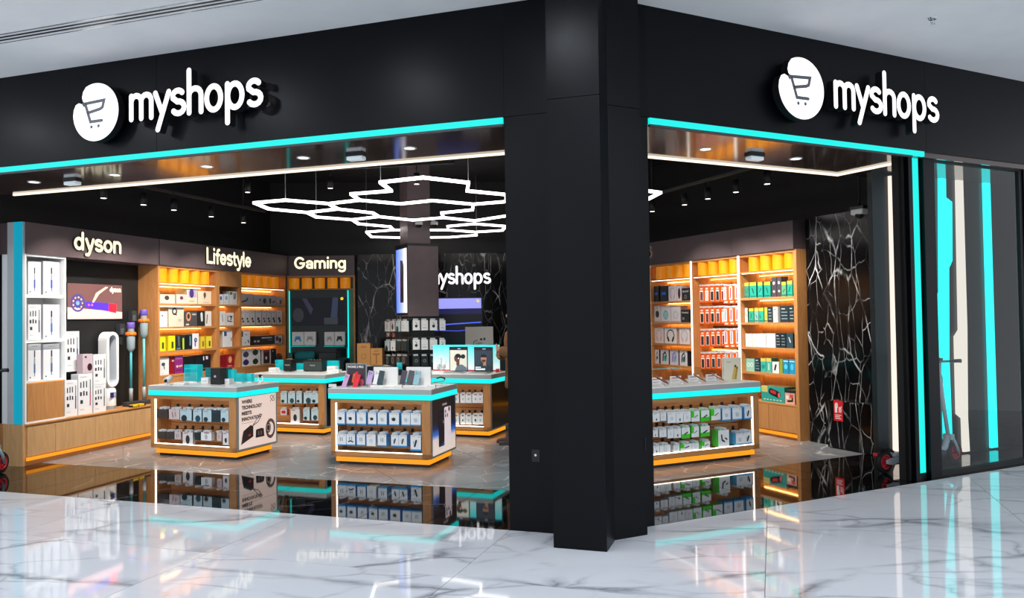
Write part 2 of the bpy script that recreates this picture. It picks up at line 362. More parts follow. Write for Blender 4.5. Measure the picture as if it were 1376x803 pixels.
# linear diffuser in the ceiling
ld = thing('linear_diffuser', 'long slotted air diffuser in the white ceiling above the left sign', 'diffuser', FL, 0, 0, ZC)
for k, (a, b_) in enumerate(((-.86, -.85), (-.815, -.795), (-.765, -.745), (-.71, -.70))):
    MB().box(-7, 2.0, a, b_, -.006, .002, CHROME if k in (0, 3) else DARK).build('frame_rail' if k in (0, 3) else 'slot', ld)
MB().box(-7, 2.0, -.85, -.71, -.003, .001, WHITE).build('face', ld)
sp = thing('sprinkler', 'small pendent fire sprinkler on the white ceiling', 'sprinkler', None, *G(1253, 24, ZC), ZC)
MB().lathe([(.001, -.012), (.03, -.012), (.035, 0)], CHROME, n=16).build('escutcheon', sp)
MB().cyl((0, 0, 0), (0, 0, -.05), .008, CHROME, 8).cyl((0, 0, -.05), (0, 0, -.053), .018, CHROME, 12).tube([(-.012, 0, -.015), (-.016, 0, -.035), (0, 0, -.05), (.016, 0, -.035), (.012, 0, -.015)], .0025, CHROME, 6).build('head', sp)
# ---- fascias: panels with open seams
def panelled(name, label, fr, panels, y0, y1, base):
    x0, x1, z0, z1 = base
    b = MB(); b.box(x0, x1, y0+.012, y1, z0, z1, BLACK); r = put(b.build(name), fr, 0, 0); tag(r, label, 'wall', kind='structure')
    for (a, b_, c0, c1) in panels: MB().box(a+.002, b_-.002, y0, y0+.02, c0+.002, c1-.002, PANEL).build('panel', r)
    return r
panelled('wall_front_left', 'black composite fascia above the left opening', FL, [(-7.2, -3.28, 3.12, ZC), (-3.28, -.0, 3.12, ZC)], 0, .9, (-7.2, -.01, ZS+.02, ZC))
panelled('wall_front_right', 'black composite fascia above the right opening and glass case', RF, [(-.19, 3.27, 3.12, ZC), (3.27, 6.6, 3.12, ZC)], 0, .9, (-.19, 6.6, ZS+.06, ZC))
# column
colm = MB(); colm.slab([FL.w(x, y)[:2] for x, y in ((.01, .012), (.42, .012), (.446, -.328), (.796, -.328), (.796, 0), (.7, .9), (.01, .9))], 0, ZC+.1, BLACK)
colm.slab([RF.w(x, y)[:2] for x, y in ((-.5, -.16), (-.208, -.16), (-.208, .012), (-.012, .012), (-.012, .9), (-.5, .9))], 0, ZC+.1, BLACK)
column = tag(colm.build('column'), 'black clad corner column with protruding pilaster between the two openings', 'column', kind='structure')
def pillar_panel(fr, p, q, th=.014):
    for a, b_ in ((0.0, 3.118), (3.122, ZC+.1)):
        dx, dy = q[0]-p[0], q[1]-p[1]; L = math.hypot(dx, dy); u = (dx/L, dy/L); n = (-u[1], u[0])
        pl = [p, q, (q[0]+n[0]*th, q[1]+n[1]*th), (p[0]+n[0]*th, p[1]+n[1]*th)]
        MB().slab([fr.w(*k)[:2] for k in pl], a, b_, PANEL).build('panel', column)
pillar_panel(FL, (0, 0), (.431, 0)); pillar_panel(FL, (.4334, -.341), (.8076, -.341)); pillar_panel(FL, (.8076, -.339), (.8076, -.06)); pillar_panel(FL, (.4334, -.001), (.4334, -.339))
pillar_panel(RF, (-.482, -.175), (-.196, -.175)); pillar_panel(RF, (-.196, -.173), (-.196, 0)); pillar_panel(RF, (-.194, 0), (0, 0)); pillar_panel(RF, (0, .002), (0, .9)); pillar_panel(FL, (0, .9), (0, .002))
x, z = FL.px(720, 611, 0)
lk_ = MB(); lk_.box(x-.03, x+.03, -.004, 0, z-.05, z+.04, BLACK); lk_.cyl((x, -.004, z+.0), (x, -.008, z+.0), .009, CHROME, 14); put(lk_.build('lock_plate', column), FL, 0, 0)
x, z = RF.px(867, 600, -.175); MB().box(x-.006, x, -.18, -.175, z-.03, z+.07, BLACK).build('hinge', column).matrix_world = Matrix.Translation(RF.w(0, 0, 0)) @ Matrix.Rotation(RF.a, 4, 'Z')
# ---- soffits
sl = MB(); sl.slab(clipall(big, [half(FL, .02, 1), half(FL, 1.0, -1), in_r, bis(1), half(FL, -7, 1)]), ZS, ZS+.06, SOFFIT)
soff_l = tag(sl.build('ceiling_soffit_left'), 'glossy dark soffit over the left opening', 'ceiling', kind='structure')
sr = MB(); sr.slab(clipall(big, [half(RF, .02, 1), half(RF, 1.0, -1), in_l, bis(-1)]), ZS+.0, ZS+.06, SOFFIT)
soff_r = tag(sr.build('ceiling_soffit_right'), 'glossy dark soffit over the right opening', 'ceiling', kind='structure')
tag(put(MB().box(-7.2, .4, 1.0, 1.03, ZS, ZC+.12, SHOPCEIL).build('wall_bulkhead_left'), FL, 0, 0), 'black bulkhead behind the left soffit', 'wall', kind='structure')
tag(put(MB().box(-.3, 6.6, 1.0, 1.03, ZS, ZC+.12, SHOPCEIL).build('wall_bulkhead_right'), RF, 0, 0), 'black bulkhead behind the right soffit', 'wall', kind='structure')
# light lines
def strip_thing(name, label, fr, boxes, mt, back=None):
    r = thing(name, label, 'light strip', fr)
    for bx in boxes: MB().box(*bx, mt).build('diffuser', r)
    for bx in back or (): MB().box(*bx, DGREY).build('channel', r)
    return r
strip_thing('light_strip', 'teal light line along the bottom edge of the left fascia', FL, [(-6.2, -.004, -.028, -.004, 3.064, 3.112)], TEALF, [(-6.2, -.004, -.03, -.002, 3.045, 3.062)])
strip_thing('light_strip', 'teal light line along the top of the right opening and down its post', RF, [(.004, 3.2, -.028, -.004, 3.064, 3.112), (RF.px(1229.5, 420, .08)[0], RF.px(1238.5, 420, .08)[0], .078, .098, .06, 3.068)], TEALF, [(.004, 3.03, -.03, -.002, 3.045, 3.062)])
strip_thing('light_strip', 'thin warm white light line on the inner edge of the left soffit', FL, [(-6.2, .0, .975, .999, ZS-.02, ZS-.001)], WARM)
strip_thing('light_strip', 'thin warm white light line turning the corner of the right soffit', RF, [(-.2, 3.22, .975, .999, ZS-.02, ZS-.001), (3.196, 3.22, .12, .975, ZS-.02, ZS-.001)], WARM)
# soffit downlights and emergency lights
def downlight(fr, x, y, z, label, grp, power):
    r = thing('downlight', label, 'downlight', fr, x, y, z, group=grp)
    MB().lathe([(.045, -.004), (.06, -.006), (.062, 0)], WHITE, n=20).build('rim', r)
    MB().lathe([(.001, -.002), (.046, -.002)], LAMP, n=16).build('lens', r)
    if power: lamp('downlight_lamp', 'SPOT', fr.w(x, y, z-.02), power, (1, .9, .78), .04, 110, fr.w(x, y, 0))
for k, xx in enumerate((-5.33, -4.27, -3.16, -2.1, -1.04)): downlight(FL, xx, .51, ZS, f'round recessed downlight, {ORD[k]} from the left edge in the left soffit', 'soffit downlights', SOFFIT_W)
for k, xx in enumerate((1.04, 2.14)): downlight(RF, xx, .55, ZS, ['round recessed downlight in the right soffit nearer the column', 'round recessed downlight in the right soffit nearer the glass case'][k], 'soffit downlights', SOFFIT_W)
def emergency(fr, x, label):
    r = thing('emergency_light', label, 'emergency light', fr, x, .56, ZS, group='emergency lights')
    MB().box(-.085, .085, -.045, .045, -.02, 0, DARK).build('base', r); MB().box(-.078, .078, -.04, .04, -.055, -.02, mat('lit_cover', '#e8eef0', .4, emit='#cfe0ea', es=.35)).build('cover', r, bevel=.008)
emergency(FL, -4.87, 'white box emergency light at the left end of the left soffit'); emergency(FL, -1.59, 'white box emergency light in the left soffit nearer the column'); emergency(RF, 1.63, 'white box emergency light in the right soffit')
# ---- right post and glass case
pp = lambda q: RF.px(q, 420, .08)[0]
post = tag(put(MB().box(pp(1217)+.01, pp(1257), .1, .2, 0, ZS, BLACK).build('wall_post'), RF, 0, 0), 'black framed post with lit channel right of the right opening', 'wall', kind='structure')
for a, b_, y in ((pp(1217), pp(1218), .085), (pp(1222), pp(1227), .05), (pp(1242), pp(1256.5), .05)): MB().box(a, b_, y, .12, .0, ZS, PANEL).build('panel', post)
xg0, xg1 = RF.px(1256, 420, .1)[0], 4.86
win = tag(put(MB().box(xg0-.02, xg1+.06, .08, .13, 0.0, .045, BLACK).build('window_1'), RF, 0, 0), 'tall glass display window right of the post with black frame', 'window', kind='structure')
MB().box(xg0-.02, xg1+.06, .08, .13, 3.06, 3.13, BLACK).build('window_head', win); MB().box(xg1, xg1+.05, .08, .13, 0, 3.1, BLACK).build('window_jamb', win)
MB().box(xg0, xg1, .10, .11, .045, 3.06, GLASS).build('pane', win)
D2 = .75
tag(put(MB().box(xg1+.052, 6.6, .06, .13, 0, 3.13, PANEL).build('wall_front_end'), RF, 0, 0), 'black wall panel right of the display window', 'wall', kind='structure')
xb0 = RF.px(1176, 420, D2)[0]
pb = tag(put(MB().box(xb0, 6.2, D2, D2+.06, 0, 3.6, speckle('dark_teal_back', '#0a161b', '#0e1d23', .35, 2.)).build('wall_display_back'), RF, 0, 0), 'black back panel with light shapes behind the display window', 'wall', kind='structure')
tag(put(MB().box(xb0, 6.2, .02, D2, 3.13, 3.2, SOFFIT).build('ceiling_display'), RF, 0, 0), 'glossy dark ceiling of the display window', 'ceiling', kind='structure')
tag(put(MB().box(6.0, 6.2, .14, D2, 0, 3.13, PANEL).build('wall_display_side'), RF, 0, 0), 'black wall at the right end of the display window', 'wall', kind='structure')
def light_shape(pts, mt, label):
    poly = [RF.px(x, y, D2-.03) for x, y in pts]
    poly = [(x, min(max(z, .02), 3.12)) for x, z in poly]
    mb = MB(); mb.prism(poly, D2-.03, D2-.001, mt); tag(put(mb.build('light_strip'), RF, 0, 0), label, 'light strip')
light_shape([(1203, 612), (1206.5, 628), (1213.5, 628), (1204.5, 236), (1196, 236)], WARMS, 'vertical warm white light strip between the marble wall and the post')
light_shape([(1270, 590), (1280, 590), (1276, 482), (1275.5, 360), (1280, 350), (1279.5, 271), (1271.5, 265), (1271, 230), (1263, 230), (1264, 392), (1260.5, 400), (1263, 478), (1268, 482)], TEALS, 'jagged teal light strip behind the display window')
light_shape([(1295.5, 608), (1303.5, 608), (1301, 562), (1300, 440), (1294, 230), (1286, 230), (1290, 443), (1284.5, 452), (1287, 556), (1294, 562)], WARMS, 'stepped warm white light strip behind the display window')
light_shape([(1333, 611), (1341.5, 611), (1330, 221), (1322, 221)], TEALS, 'straight teal light strip at the right of the display window')
# ---- shop walls
tag(put(MB().box(-.9, 6.2, .37, .46, 0, ZC+.12, BLACK).build('wall_left'), DW, 0, 0), 'black inner left wall of the shop', 'wall', kind='structure')
tag(put(MB().box(-1.5, 6.2, .12, .22, 0, ZC+.12, BLACK).build('wall_back'), GA, 0, 0), 'black rear wall of the shop', 'wall', kind='structure')
tag(put(MB().box(-3.2, 4.45, .46, .56, 0, ZC+.12, BLACK).build('wall_right'), RC, 0, 0), 'black inner right wall of the shop', 'wall', kind='structure')
mw = tag(put(MB().box(1.27, 5.6, .06, .12, 0, 2.78, BLACK).build('wall_marble_back'), GA, 0, 0), 'black veined marble cladding on the rear wall', 'wall', kind='structure')
for k in range(4): MB().box(-.538, .538, .0, .06, 0.001, 2.779, WALLM).build('slab', mw, (1.27+.54+1.08*k, .0, 0))
mr_ = tag(put(MB().box(3.2, 4.42, .17, .46, 0, 2.78, BLACK).build('wall_marble_right'), RC, 0, 0), 'black veined marble wall beside the right shelves', 'wall', kind='structure')
for a, b_ in ((3.2, 3.45), (3.452, 4.25), (4.252, 4.42)): MB().box(-(b_-a)/2, (b_-a)/2, 0, .06, 0, 2.78, WALLM).build('slab', mr_, ((a+b_)/2, .11, 0))
xa, _ = RC.px(1113, 570, -.03); xc, _ = RC.px(1176, 570, -.03)
mbx = tag(put(MB().box(xa+.021, xc-.021, -.019, .108, 0, .549, BLACK).build('marble_box'), RC, 0, 0), 'low black marble clad box at the foot of the marble wall', 'box')
MB().box(-(xc-xa)/2, (xc-xa)/2, 0, .02, 0.01, .56, WALLM).build('slab', mbx, ((xa+xc)/2, -.04, 0)); MB().box(xa, xc, -.02, .108, .55, .565, WALLM).build('slab', mbx)
for xx in (xa, xc-.02): MB().box(xx, xx+.02, -.02, .108, 0.01, .549, WALLM).build('slab', mbx)
# fire point sign
x, z = RC.px(1126, 551, -.05)
fs = thing('fire_sign', 'red fire extinguisher sign on the low marble box', 'sign', RC, x, -.046, z)
m = MB(); m.box(-.065, .065, 0, .004, -.125, .115, RED); m.build('plate', fs)
m = MB(); y = -.001; m.rect(-.048, -.014, -.03, .06, y, WHITE); m.disc(-.031, .06, .017, .02, y, WHITE); m.rect(-.036, -.026, .07, .09, y, WHITE); m.stroke([(-.03, .085), (-.008, .075), (-.006, .03)], .007, y, y+.0005, WHITE)
m.stroke([(.012, -.02), (.02, .0), (.014, .015), (.022, .035)], .012, y, y+.0005, WHITE); m.stroke([(.036, -.02), (.044, .005), (.036, .02), (.046, .045)], .012, y, y+.0005, WHITE)
for k in range(3): m.rect(-.045, .045-.02*(k == 1), -.06-.02*k, -.052-.02*k, y, WHITE)
m.build('pictogram', fs)
# ceiling devices
x, z = RC.px(1155, 287, -.25)
cd = thing('dome_camera', 'white dome camera hanging above the marble wall', 'camera', RC, x, -.25, z)
MB().box(-.09, .09, -.05, .05, .05, .08, DARK).build('bracket', cd); MB().box(-.08, .08, -.05, .05, -.01, .05, WHITE).build('housing', cd, bevel=.01); MB().lathe([(.001, -.055), (.025, -.05), (.045, -.03), (.05, -.005)], DARK, n=16).build('dome', cd)
MB().cyl((0, 0, .08), (0, 0, ZC+.12-z), .012, DARK, 8).build('drop_rod', cd)

# ================================================================== SIGNS
def myshops(fr, x, y, z, k, label, logo=True, mt=SIGNW, ext=.05):
    """rounded single-stroke lettering, x-height .20 k, with the cart roundel"""
    r = thing('shop_sign', label, 'sign', fr, x, y, z)
    W_, side = .05*k, DARK
    def L(*strokes):
        mb = MB()
        for pts, closed in strokes: mb.stroke([(a*k, b*k) for a, b in pts], W_, -ext, 0, mt, side, closed)
        mb.build('letter', r)
    hump = lambda x0, x1, t=.205, h=.055: arc((x0+x1)/2, t-h, (x1-x0)/2, h, 180, 0, 8)
    S = lambda a: arc(a+.062, .158, .055, .047, 35, 200, 8) + arc(a+.066, .058, .062, .052, 100, -145, 10)
    L(([(.025, 0), (.025, .205)], 0), ([(.025, .13)] + hump(.025, .135) + [(.135, 0)], 0), ([(.135, .13)] + hump(.135, .245) + [(.245, 0)], 0))
    L(([(.29, .205), (.362, .03)], 0), ([(.435, .205), (.315, -.115)], 0))
    L((S(.47), 0))
    L(([(.65, 0), (.65, .365)], 0), ([(.65, .13)] + hump(.65, .775, .205, .06) + [(.775, 0)], 0))
    L((arc(.905, .102, .072, .1, 0, 345, 23), 1))
    L(([(1.045, -.12), (1.045, .205)], 0), (arc(1.12, .102, .072, .1, 0, 345, 23), 1))
    L((S(1.25), 0))
    if logo:
        R = .262
        o = [(-.5, .2), (-.6, .33), (-.74, .38), (-.88, .32), (-.97, .15)] + arc(0, 0, 1, 1, 183, 475, 40) + [(-.55, .75), (-.6, .56), (-.56, .43), (-.48, .35)]
        mb = MB(); mb.prism([(a*R - .38, b*R + .105) for a, b in o], -ext, 0, mt, side); rd = mb.build('roundel', r)
        P = lambda q: [(a*R - .38, b*R + .105) for a, b in q]
        mb = MB(); ck = mat('sign_cart', '#5b6068', .4)
        for q in ([(-.52, .34), (-.44, .3), (-.22, -.32), (.28, -.31)], [(-.44, .33), (.38, .38), (.31, .14), (.2, .09), (-.33, .0)]):
            mb.stroke(P(q), .027, -ext-.003, -ext+.001, ck)
        for q in ((-.17, -.5), (.14, -.49)): mb.disc(q[0]*R - .38, q[1]*R + .105, .015, .015, -ext-.003, ck)
        mb.build('cart_symbol', rd)
    return r
xs, zs_ = FL.px(174, 161, -.12)
myshops(FL, xs, -.05, zs_, 1.0, 'lit white shop name sign with cart roundel on the left fascia', ext=.075)
xs, zs_ = RF.px(1120, 142, -.12)
myshops(RF, xs, -.05, zs_, 1.0, 'lit white shop name sign with cart roundel on the right fascia', ext=.075)
xs, zs_ = GA.px(574, 381, -.04)
myshops(GA, xs, -.02, zs_, .83, 'lit white shop name lettering on the rear marble wall', logo=False, ext=.03)

# ================================================================== LEFT WALL UNITS
ZF0, ZF1 = 2.40, 2.76
def glyphs():
    S = lambda: arc(.42, .68, .28, .2, 30, 205, 8) + arc(.44, .31, .3, .2, 95, -150, 10)
    bowl = lambda cx, rx=.33: (arc(cx, .5, rx, .37, 0, 345, 23), 1)
    hump = lambda a, b: [(a, .5)] + arc((a+b)/2, .62, (b-a)/2, .26, 180, 0, 8) + [(b, .12)]
    return {'d': (1.02, [bowl(.45), ([(.80, .12), (.80, 1.28)], 0)]), 'y': (.88, [([(.12, .88), (.44, .14)], 0), ([(.78, .88), (.42, -.12), (.30, -.27), (.12, -.27)], 0)]),
            's': (.86, [(S(), 0)]), 'o': (.98, [bowl(.48, .35)]), 'n': (.92, [([(.14, .12), (.14, .88)], 0), (hump(.14, .74), 0)]), 'm': (1.42, [([(.14, .12), (.14, .88)], 0), (hump(.14, .68), 0), (hump(.68, 1.22), 0)]),
            'L': (.88, [([(.16, 1.28), (.16, .13), (.78, .13)], 0)]), 'i': (.36, [([(.16, .12), (.16, .88)], 0), ([(.16, 1.24), (.16, 1.28)], 0)]), 'l': (.36, [([(.16, .12), (.16, 1.28)], 0)]),
            'f': (.56, [([(.25, .12), (.25, 1.02)] + arc(.47, 1.06, .22, .2, 180, 85, 5), 0), ([(.08, .84), (.48, .84)], 0)]), 't': (.56, [([(.24, 1.14), (.24, .32)] + arc(.44, .33, .2, .2, 180, 275, 5), 0), ([(.06, .84), (.46, .84)], 0)]),
            'e': (.94, [([(.14, .5), (.80, .5)] + arc(.47, .5, .34, .37, 10, 315, 18), 0)]), 'G': (1.32, [(arc(.64, .70, .5, .57, 42, 335, 18) + [(1.12, .64), (.72, .64)], 0)]),
            'a': (.92, [(arc(.42, .66, .3, .22, 160, 0, 8) + [(.72, .12)], 0), (arc(.42, .33, .28, .2, 0, 345, 18), 1)]), 'g': (1.0, [bowl(.45), ([(.80, .88), (.80, -.08)] + arc(.46, -.06, .34, .24, 0, -150, 8), 0)])}
GLY = glyphs()
def word_sign(fr, body, px0, px1, pyb, y, label, width=None):
    x0, z0 = fr.px(px0, pyb, y); w_ = width or fr.px(px1, pyb, y)[0] - x0; k = w_/sum(GLY[q][0] for q in body)
    r = thing('lettering_sign', label, 'sign', fr, x0, y+.004, z0); x = 0.
    for q in body:
        mb = MB()
        for pts, cl_ in GLY[q][1]: mb.stroke([(x + a*k, b*k) for a, b in pts], .25*k, -.026, 0, SIGNY, DARK, cl_)
        mb.build('letter', r); x += GLY[q][0]*k
    return r
# ---- first unit: white boxes and vacuum cleaners
du = thing('display_unit', 'white and oak wall display of boxed hair tools and vacuums at the far left', 'display unit', DW)
MB().box(0.0, 2.132, .0, .36, .09, .45, OAKH).build('plinth', du)
for a, b_ in ((.02, .40), (.404, 1.0), (1.004, 1.58), (1.584, 2.128)): MB().box(a, b_, -.012, .0, .10, .43, OAKL).build('plinth_panel', du)
MB().box(.0, 2.132, -.02, .36, .45, .47, OAKH).build('plinth_top', du, bevel=.003)
MB().box(.0, 2.132, .02, .36, 0, .09, OAKH).build('kick', du)
MB().box(.0, 2.132, -.03, -.014, .055, .092, LEDO).build('kick_light', du)
MB().box(.0, 2.132, -.022, .36, ZF0, ZF1, FASC).build('fascia', du)
MB().box(.02, 2.132, .33, .358, .47, ZF0, BLACK).build('back_panel', du)
for bx in ((0, .02, 0, .33, .47, ZF0), (.55, .57, 0, .33, .47, ZF0), (0.02, .55, 0, .33, 2.375, ZF0), (.02, .55, .0, .33, 1.915, 1.94), (.02, .55, .0, .33, 1.395, 1.42), (.02, .55, 0, .33, .93, .95), (.02, .55, 0, .33, .47, .49)):
    MB().box(*bx, WHITE).build('white_frame', du)
MB().box(.03, .54, .0, .02, .49, .918, OAK).build('door', du); MB().box(.03, .54, .004, .02, .919, .929, LEDO).build('door_light', du)
for zz in (1.91, 1.39): MB().box(.03, .54, .03, .05, zz-.004, zz+.003, LEDW).build('shelf_light', du)
MB().box(.02, .55, .325, .332, .95, 2.375, WHITE).build('white_back', du)
MB().box(.572, .92, .17, .328, 1.005, 1.02, WHITE).build('bracket_shelf', du)
MB().box(-.03, 0, .0, .22, .47, ZF1, mat('pale_panel', '#b4babc', .4)).build('end_panel', du); MB().box(-.036, -.03, .0, .12, .47, ZF1, glow('teal_panel', (0, .32, .47), 1.0)).build('end_light', du)
MB().box(-.03, 0, .0, .28, .0, .47, OAKL).build('end_plinth', du)
word_sign(DW, 'dyson', 97.5, 162, 335.5, -.03, 'glowing warm five-letter brand lettering on the far left fascia')
def box_prod(fr, x, y, z, w, d, h, front, side, label, cat='box', decals=(), grp=None, name='product_box', top=None, rz=0.):
    mb = MB(); mb.box(-w/2, w/2, 0, d, 0, h, side, front=front, top=top)
    decal(mb, w, h, decals); o = put(mb.build(name), fr, x, y, z+.0012, rz)
    return tag(o, label, cat, grp)
def decal(mb, w, h, decals, y=-.0015):
    for k, dc in enumerate(decals):
        t = dc[0]; yy = y - k*.0001; m_ = dc[-1] if not isinstance(dc[-1], str) else hexmat(dc[-1])
        if t == 'r': mb.rect((dc[1]-.5)*w, (dc[3]-.5)*w, dc[2]*h, dc[4]*h, yy, m_)
        elif t == 'e': mb.disc((dc[1]-.5)*w, dc[2]*h, dc[3]*w, dc[4]*w, yy, m_, 14)
        elif t == 'o': mb.ring((dc[1]-.5)*w, dc[2]*h, dc[3]*w, dc[4]*w, yy, m_, 16, dc[5] if len(dc) > 6 else 1.)
        elif t == 's': mb.stroke([((a-.5)*w, b*h) for a, b in dc[1]], dc[2]*w, yy, yy+.0005, m_)
        elif t == 't': text_into(mb, dc[1], dc[4]*h, (dc[2]-.5)*w, dc[3]*h, yy, m_, .0, 'LEFT', dc[5]*w if len(dc) > 6 else None)
styler = lambda bl: [('r', .44, .2, .56, .45, bl), ('r', .45, .45, .55, .62, '#9aa0a8'), ('r', .455, .63, .545, .82, '#2c3038'), ('s', [(.5, .2), (.5, .12)], .05, bl), ('r', .12, .06, .2, .1, '#30343a'), ('r', .3, .93, .7, .94, '#9aa0a8')]
multi = lambda hx: [('r', .14, .66, .22, .8, '#3a3f48'), ('r', .34, .66, .42, .82, '#3a3f48'), ('r', .54, .66, .62, .82, '#3a3f48'), ('r', .12, .46, .24, .56, '#22262c'), ('r', .34, .46, .44, .58, '#22262c'), ('r', .54, .46, .64, .56, '#22262c'),
                     ('r', .14, .27, .32, .36, '#30343a'), ('r', .8, .2, .9, .55, hx), ('r', .82, .55, .88, .85, '#4a5058'), ('r', .12, .12, .4, .13, '#9aa0a8'), ('r', .12, .92, .6, .93, '#9aa0a8')]
BAYS = {id(DW): [(.024, .546), (.575, 2.12), (2.17, 3.42), (3.50, 4.02), (4.07, 5.36)], id(RC): [(.03, 1.05), (1.09, 2.07), (2.12, 3.09)]}
def fit(fr, a, b, gap=.003):              # slide (then trim) a width so that it stays inside the bay it stands in
    bays = BAYS.get(id(fr))
    if not bays: return a, b
    lo, hi = max(bays, key=lambda q: min(b, q[1]) - max(a, q[0])); lo += gap; hi -= gap
    a = max(a, lo); b = min(b, hi)                 # trimmed at the bay's sides
    return a, max(b, a+.03)
def pxbox(fr, y, x0, x1, yt, z, d, front, side, label, decals=(), cat='box', grp=None, name='product_box', rz=0., top=None):
    a, zt = fr.px(x0, yt, y); b, zt2 = fr.px(x1, yt, y); h = (zt+zt2)/2 - z
    a, b = fit(fr, a, b)
    return box_prod(fr, (a+b)/2, y, z, max(.02, b-a-.002), d, h, front, side, label, cat, decals, grp, name, top, rz)
WB = mat('white_box_side', '#c9ccd4', .5)
for r_, (yt, z, nm) in enumerate(((351.5, 1.94, 'top'), (409, 1.42, 'middle'), (462, .95, 'bottom'))):
    for k, (x0, x1) in enumerate(((37.5, 55), (58, 80))):
        pxbox(DW, .06, x0, x1, yt, z, .16, WHITEB, WB, f'white hair styler box, {["first", "second"][k]} in the {nm} compartment of the white frame', multi('#4a5566') if (r_ == 1 and k == 0) else styler(['#4152a5', '#4a6fb0', '#3f6c98'][r_]), grp='boxed hair stylers')
wl = [(88, 106.5, 445, 1.02, .185, 'white styler box on the bracket shelf beside the white frame', '#2f5d8a'), (87.5, 104, 511, .47, .05, 'short white styler box on the plinth next to the oak door', '#6a4a7a'),
      (105, 124, 502, .47, .05, 'tall white styler box with a pink styler print on the plinth', '#c9737f'), (125.5, 142.5, 516.5, .47, .05, 'white styler box under another at the right end of the boxes', '#6d7480')]
for x0, x1, yt, z, y, lb, hx in wl: pxbox(DW, y, x0, x1, yt, z, .11, WHITEB, WB, lb, multi(hx), grp='boxed hair stylers')
_, zz = DW.px(134, 516.5, .05); zz += .003
pxbox(DW, .05, 125.5, 142.5, 476, zz, .11, WHITEB, WB, 'white styler box stacked on another beside the bladeless fan', multi('#6d7480'), grp='boxed hair stylers')
_, zz = DW.px(115, 502, .05); zz += .003
pxbox(DW, .05, 111, 124.5, 475.5, zz, .09, hexmat('#cbb6bf'), hexmat('#b8a3ad'), 'pinkish box with a dark round print behind the white styler boxes', [('e', .7, .32, .25, .3, '#3a1420'), ('r', .2, .8, .4, .9, '#22262c')])
# advertising screen
x0, z1 = DW.px(90.5, 380, .31); x1, z0 = DW.px(164, 428, .31)
scn = thing('wall_screen', 'wide advertising screen showing a violet and red hair dryer', 'screen', DW, x0, .31, z0); W_, H_ = x1-x0, z1-z0
MB().box(-.006, W_+.006, 0, .02, -.006, H_+.006, DARK).build('frame', scn)
m = MB(); em = lambda n, h, s=.75: mat('screen_'+n, h, .3, emit=h, es=s); y = -.001
m.rect(0, W_, 0, H_, y, em('mauve', '#6b4a48', .5)); m.face([(0, y-.0005, 0), (W_, y-.0005, 0), (W_, y-.0005, .2*H_), (0, y-.0005, .33*H_)], em('pink', '#e2a8a4', .8)); y -= .001
cx_, cz_, R_ = .175*W_, .45*H_, .25*H_
vi, vd = em('violet', '#4a2fc0', .8), em('navy', '#3a3a80', .7)
m.ring(cx_, cz_, R_*.78, R_, y, vd, 28); m.ring(cx_, cz_, R_*.25, R_*.5, y, vd, 20); m.disc(cx_, cz_, R_*.25, R_*.25, y-.0003, em('blue', '#6d8fe0', .9))
for k in range(9):
    a = k*.698; m.disc(cx_+R_*.65*math.cos(a), cz_+R_*.65*math.sin(a), R_*.09, R_*.09, y-.0003, em('bone', '#e8d8d0', .9), 8)
m.face([(.31*W_, y, .33*H_), (.74*W_, y, .22*H_), (.74*W_, y, .46*H_), (.31*W_, y, .5*H_)], vi); m.face([(.74*W_, y, .22*H_), (.88*W_, y, .17*H_), (.89*W_, y, .43*H_), (.74*W_, y, .46*H_)], em('red', '#ff2030', 1.))
for k in (.37, .43): m.disc(k*W_, .4*H_, .016*W_, .016*W_, y-.0004, em('hotpink', '#ff5fa0', 1.), 10)
m.face([(.43*W_, y-.0006, .48*H_), (.46*W_, y-.0006, .47*H_), (.56*W_, y-.0006, .72*H_), (.73*W_, y-.0006, .93*H_), (.68*W_, y-.0006, .94*H_), (.5*W_, y-.0006, .75*H_)], em('skin', '#e8bba0', .8))
m.build('display', scn)
m = MB(); text_into(m, 'dyson', .2*H_, .76*W_, .8*H_, -.004, em('cream', '#fff2dc', 1.3), .003, 'LEFT', .21*W_); m.build('lettering', scn)
# bladeless fan
x, _ = DW.px(146, 500, .2); fan = thing('bladeless_fan', 'white bladeless tower fan with oval loop on the plinth', 'fan', DW, x, .2, .4715)
zt = DW.px(146, 444, .2)[1] - .47
MB().lathe([(.001, 0), (.085, 0), (.088, .01), (.088, .24), (.075, .27), (.05, .28), (.001, .28)], WHITE, n=28).build('base', fan)
MB().lathe([(.0885, .005), (.0885, .045)], GREY, n=28).build('foot_ring', fan)
lp = arc(0, zt-.12, .085, .085, 0, 180, 12) + arc(0, .39, .085, .085, 180, 360, 12)
m = MB(); lpo = [(a, b) for a, b in lp]
for i in range(len(lpo)):
    (a0, b0), (a1, b1) = lpo[i], lpo[(i+1) % len(lpo)]; cz0 = max(min(b0, zt-.12), .39); cz1 = max(min(b1, zt-.12), .39)
    f = lambda a, b, cz, k: (a*k, cz+(b-cz)*k)
    o0, o1, i0, i1 = f(a0, b0, cz0, 1.2), f(a1, b1, cz1, 1.2), f(a0, b0, cz0, .72), f(a1, b1, cz1, .72)
    for q, ya in (((i0, i1, o1, o0), -.07),): m.face([(o0[0], ya, o0[1]), (o1[0], ya, o1[1]), (i1[0], ya, i1[1]), (i0[0], ya, i0[1])], WHITE)
    m.face([(o0[0], -.07, o0[1]), (o0[0], .07, o0[1]), (o1[0], .07, o1[1]), (o1[0], -.07, o1[1])], WHITE); m.face([(i0[0], -.07, i0[1]), (i1[0], -.07, i1[1]), (i1[0], .07, i1[1]), (i0[0], .07, i0[1])], hexmat('#c8ced6')); m.face([(i0[0], .07, i0[1]), (i1[0], .07, i1[1]), (o1[0], .07, o1[1]), (o0[0], .07, o0[1])], WHITE)
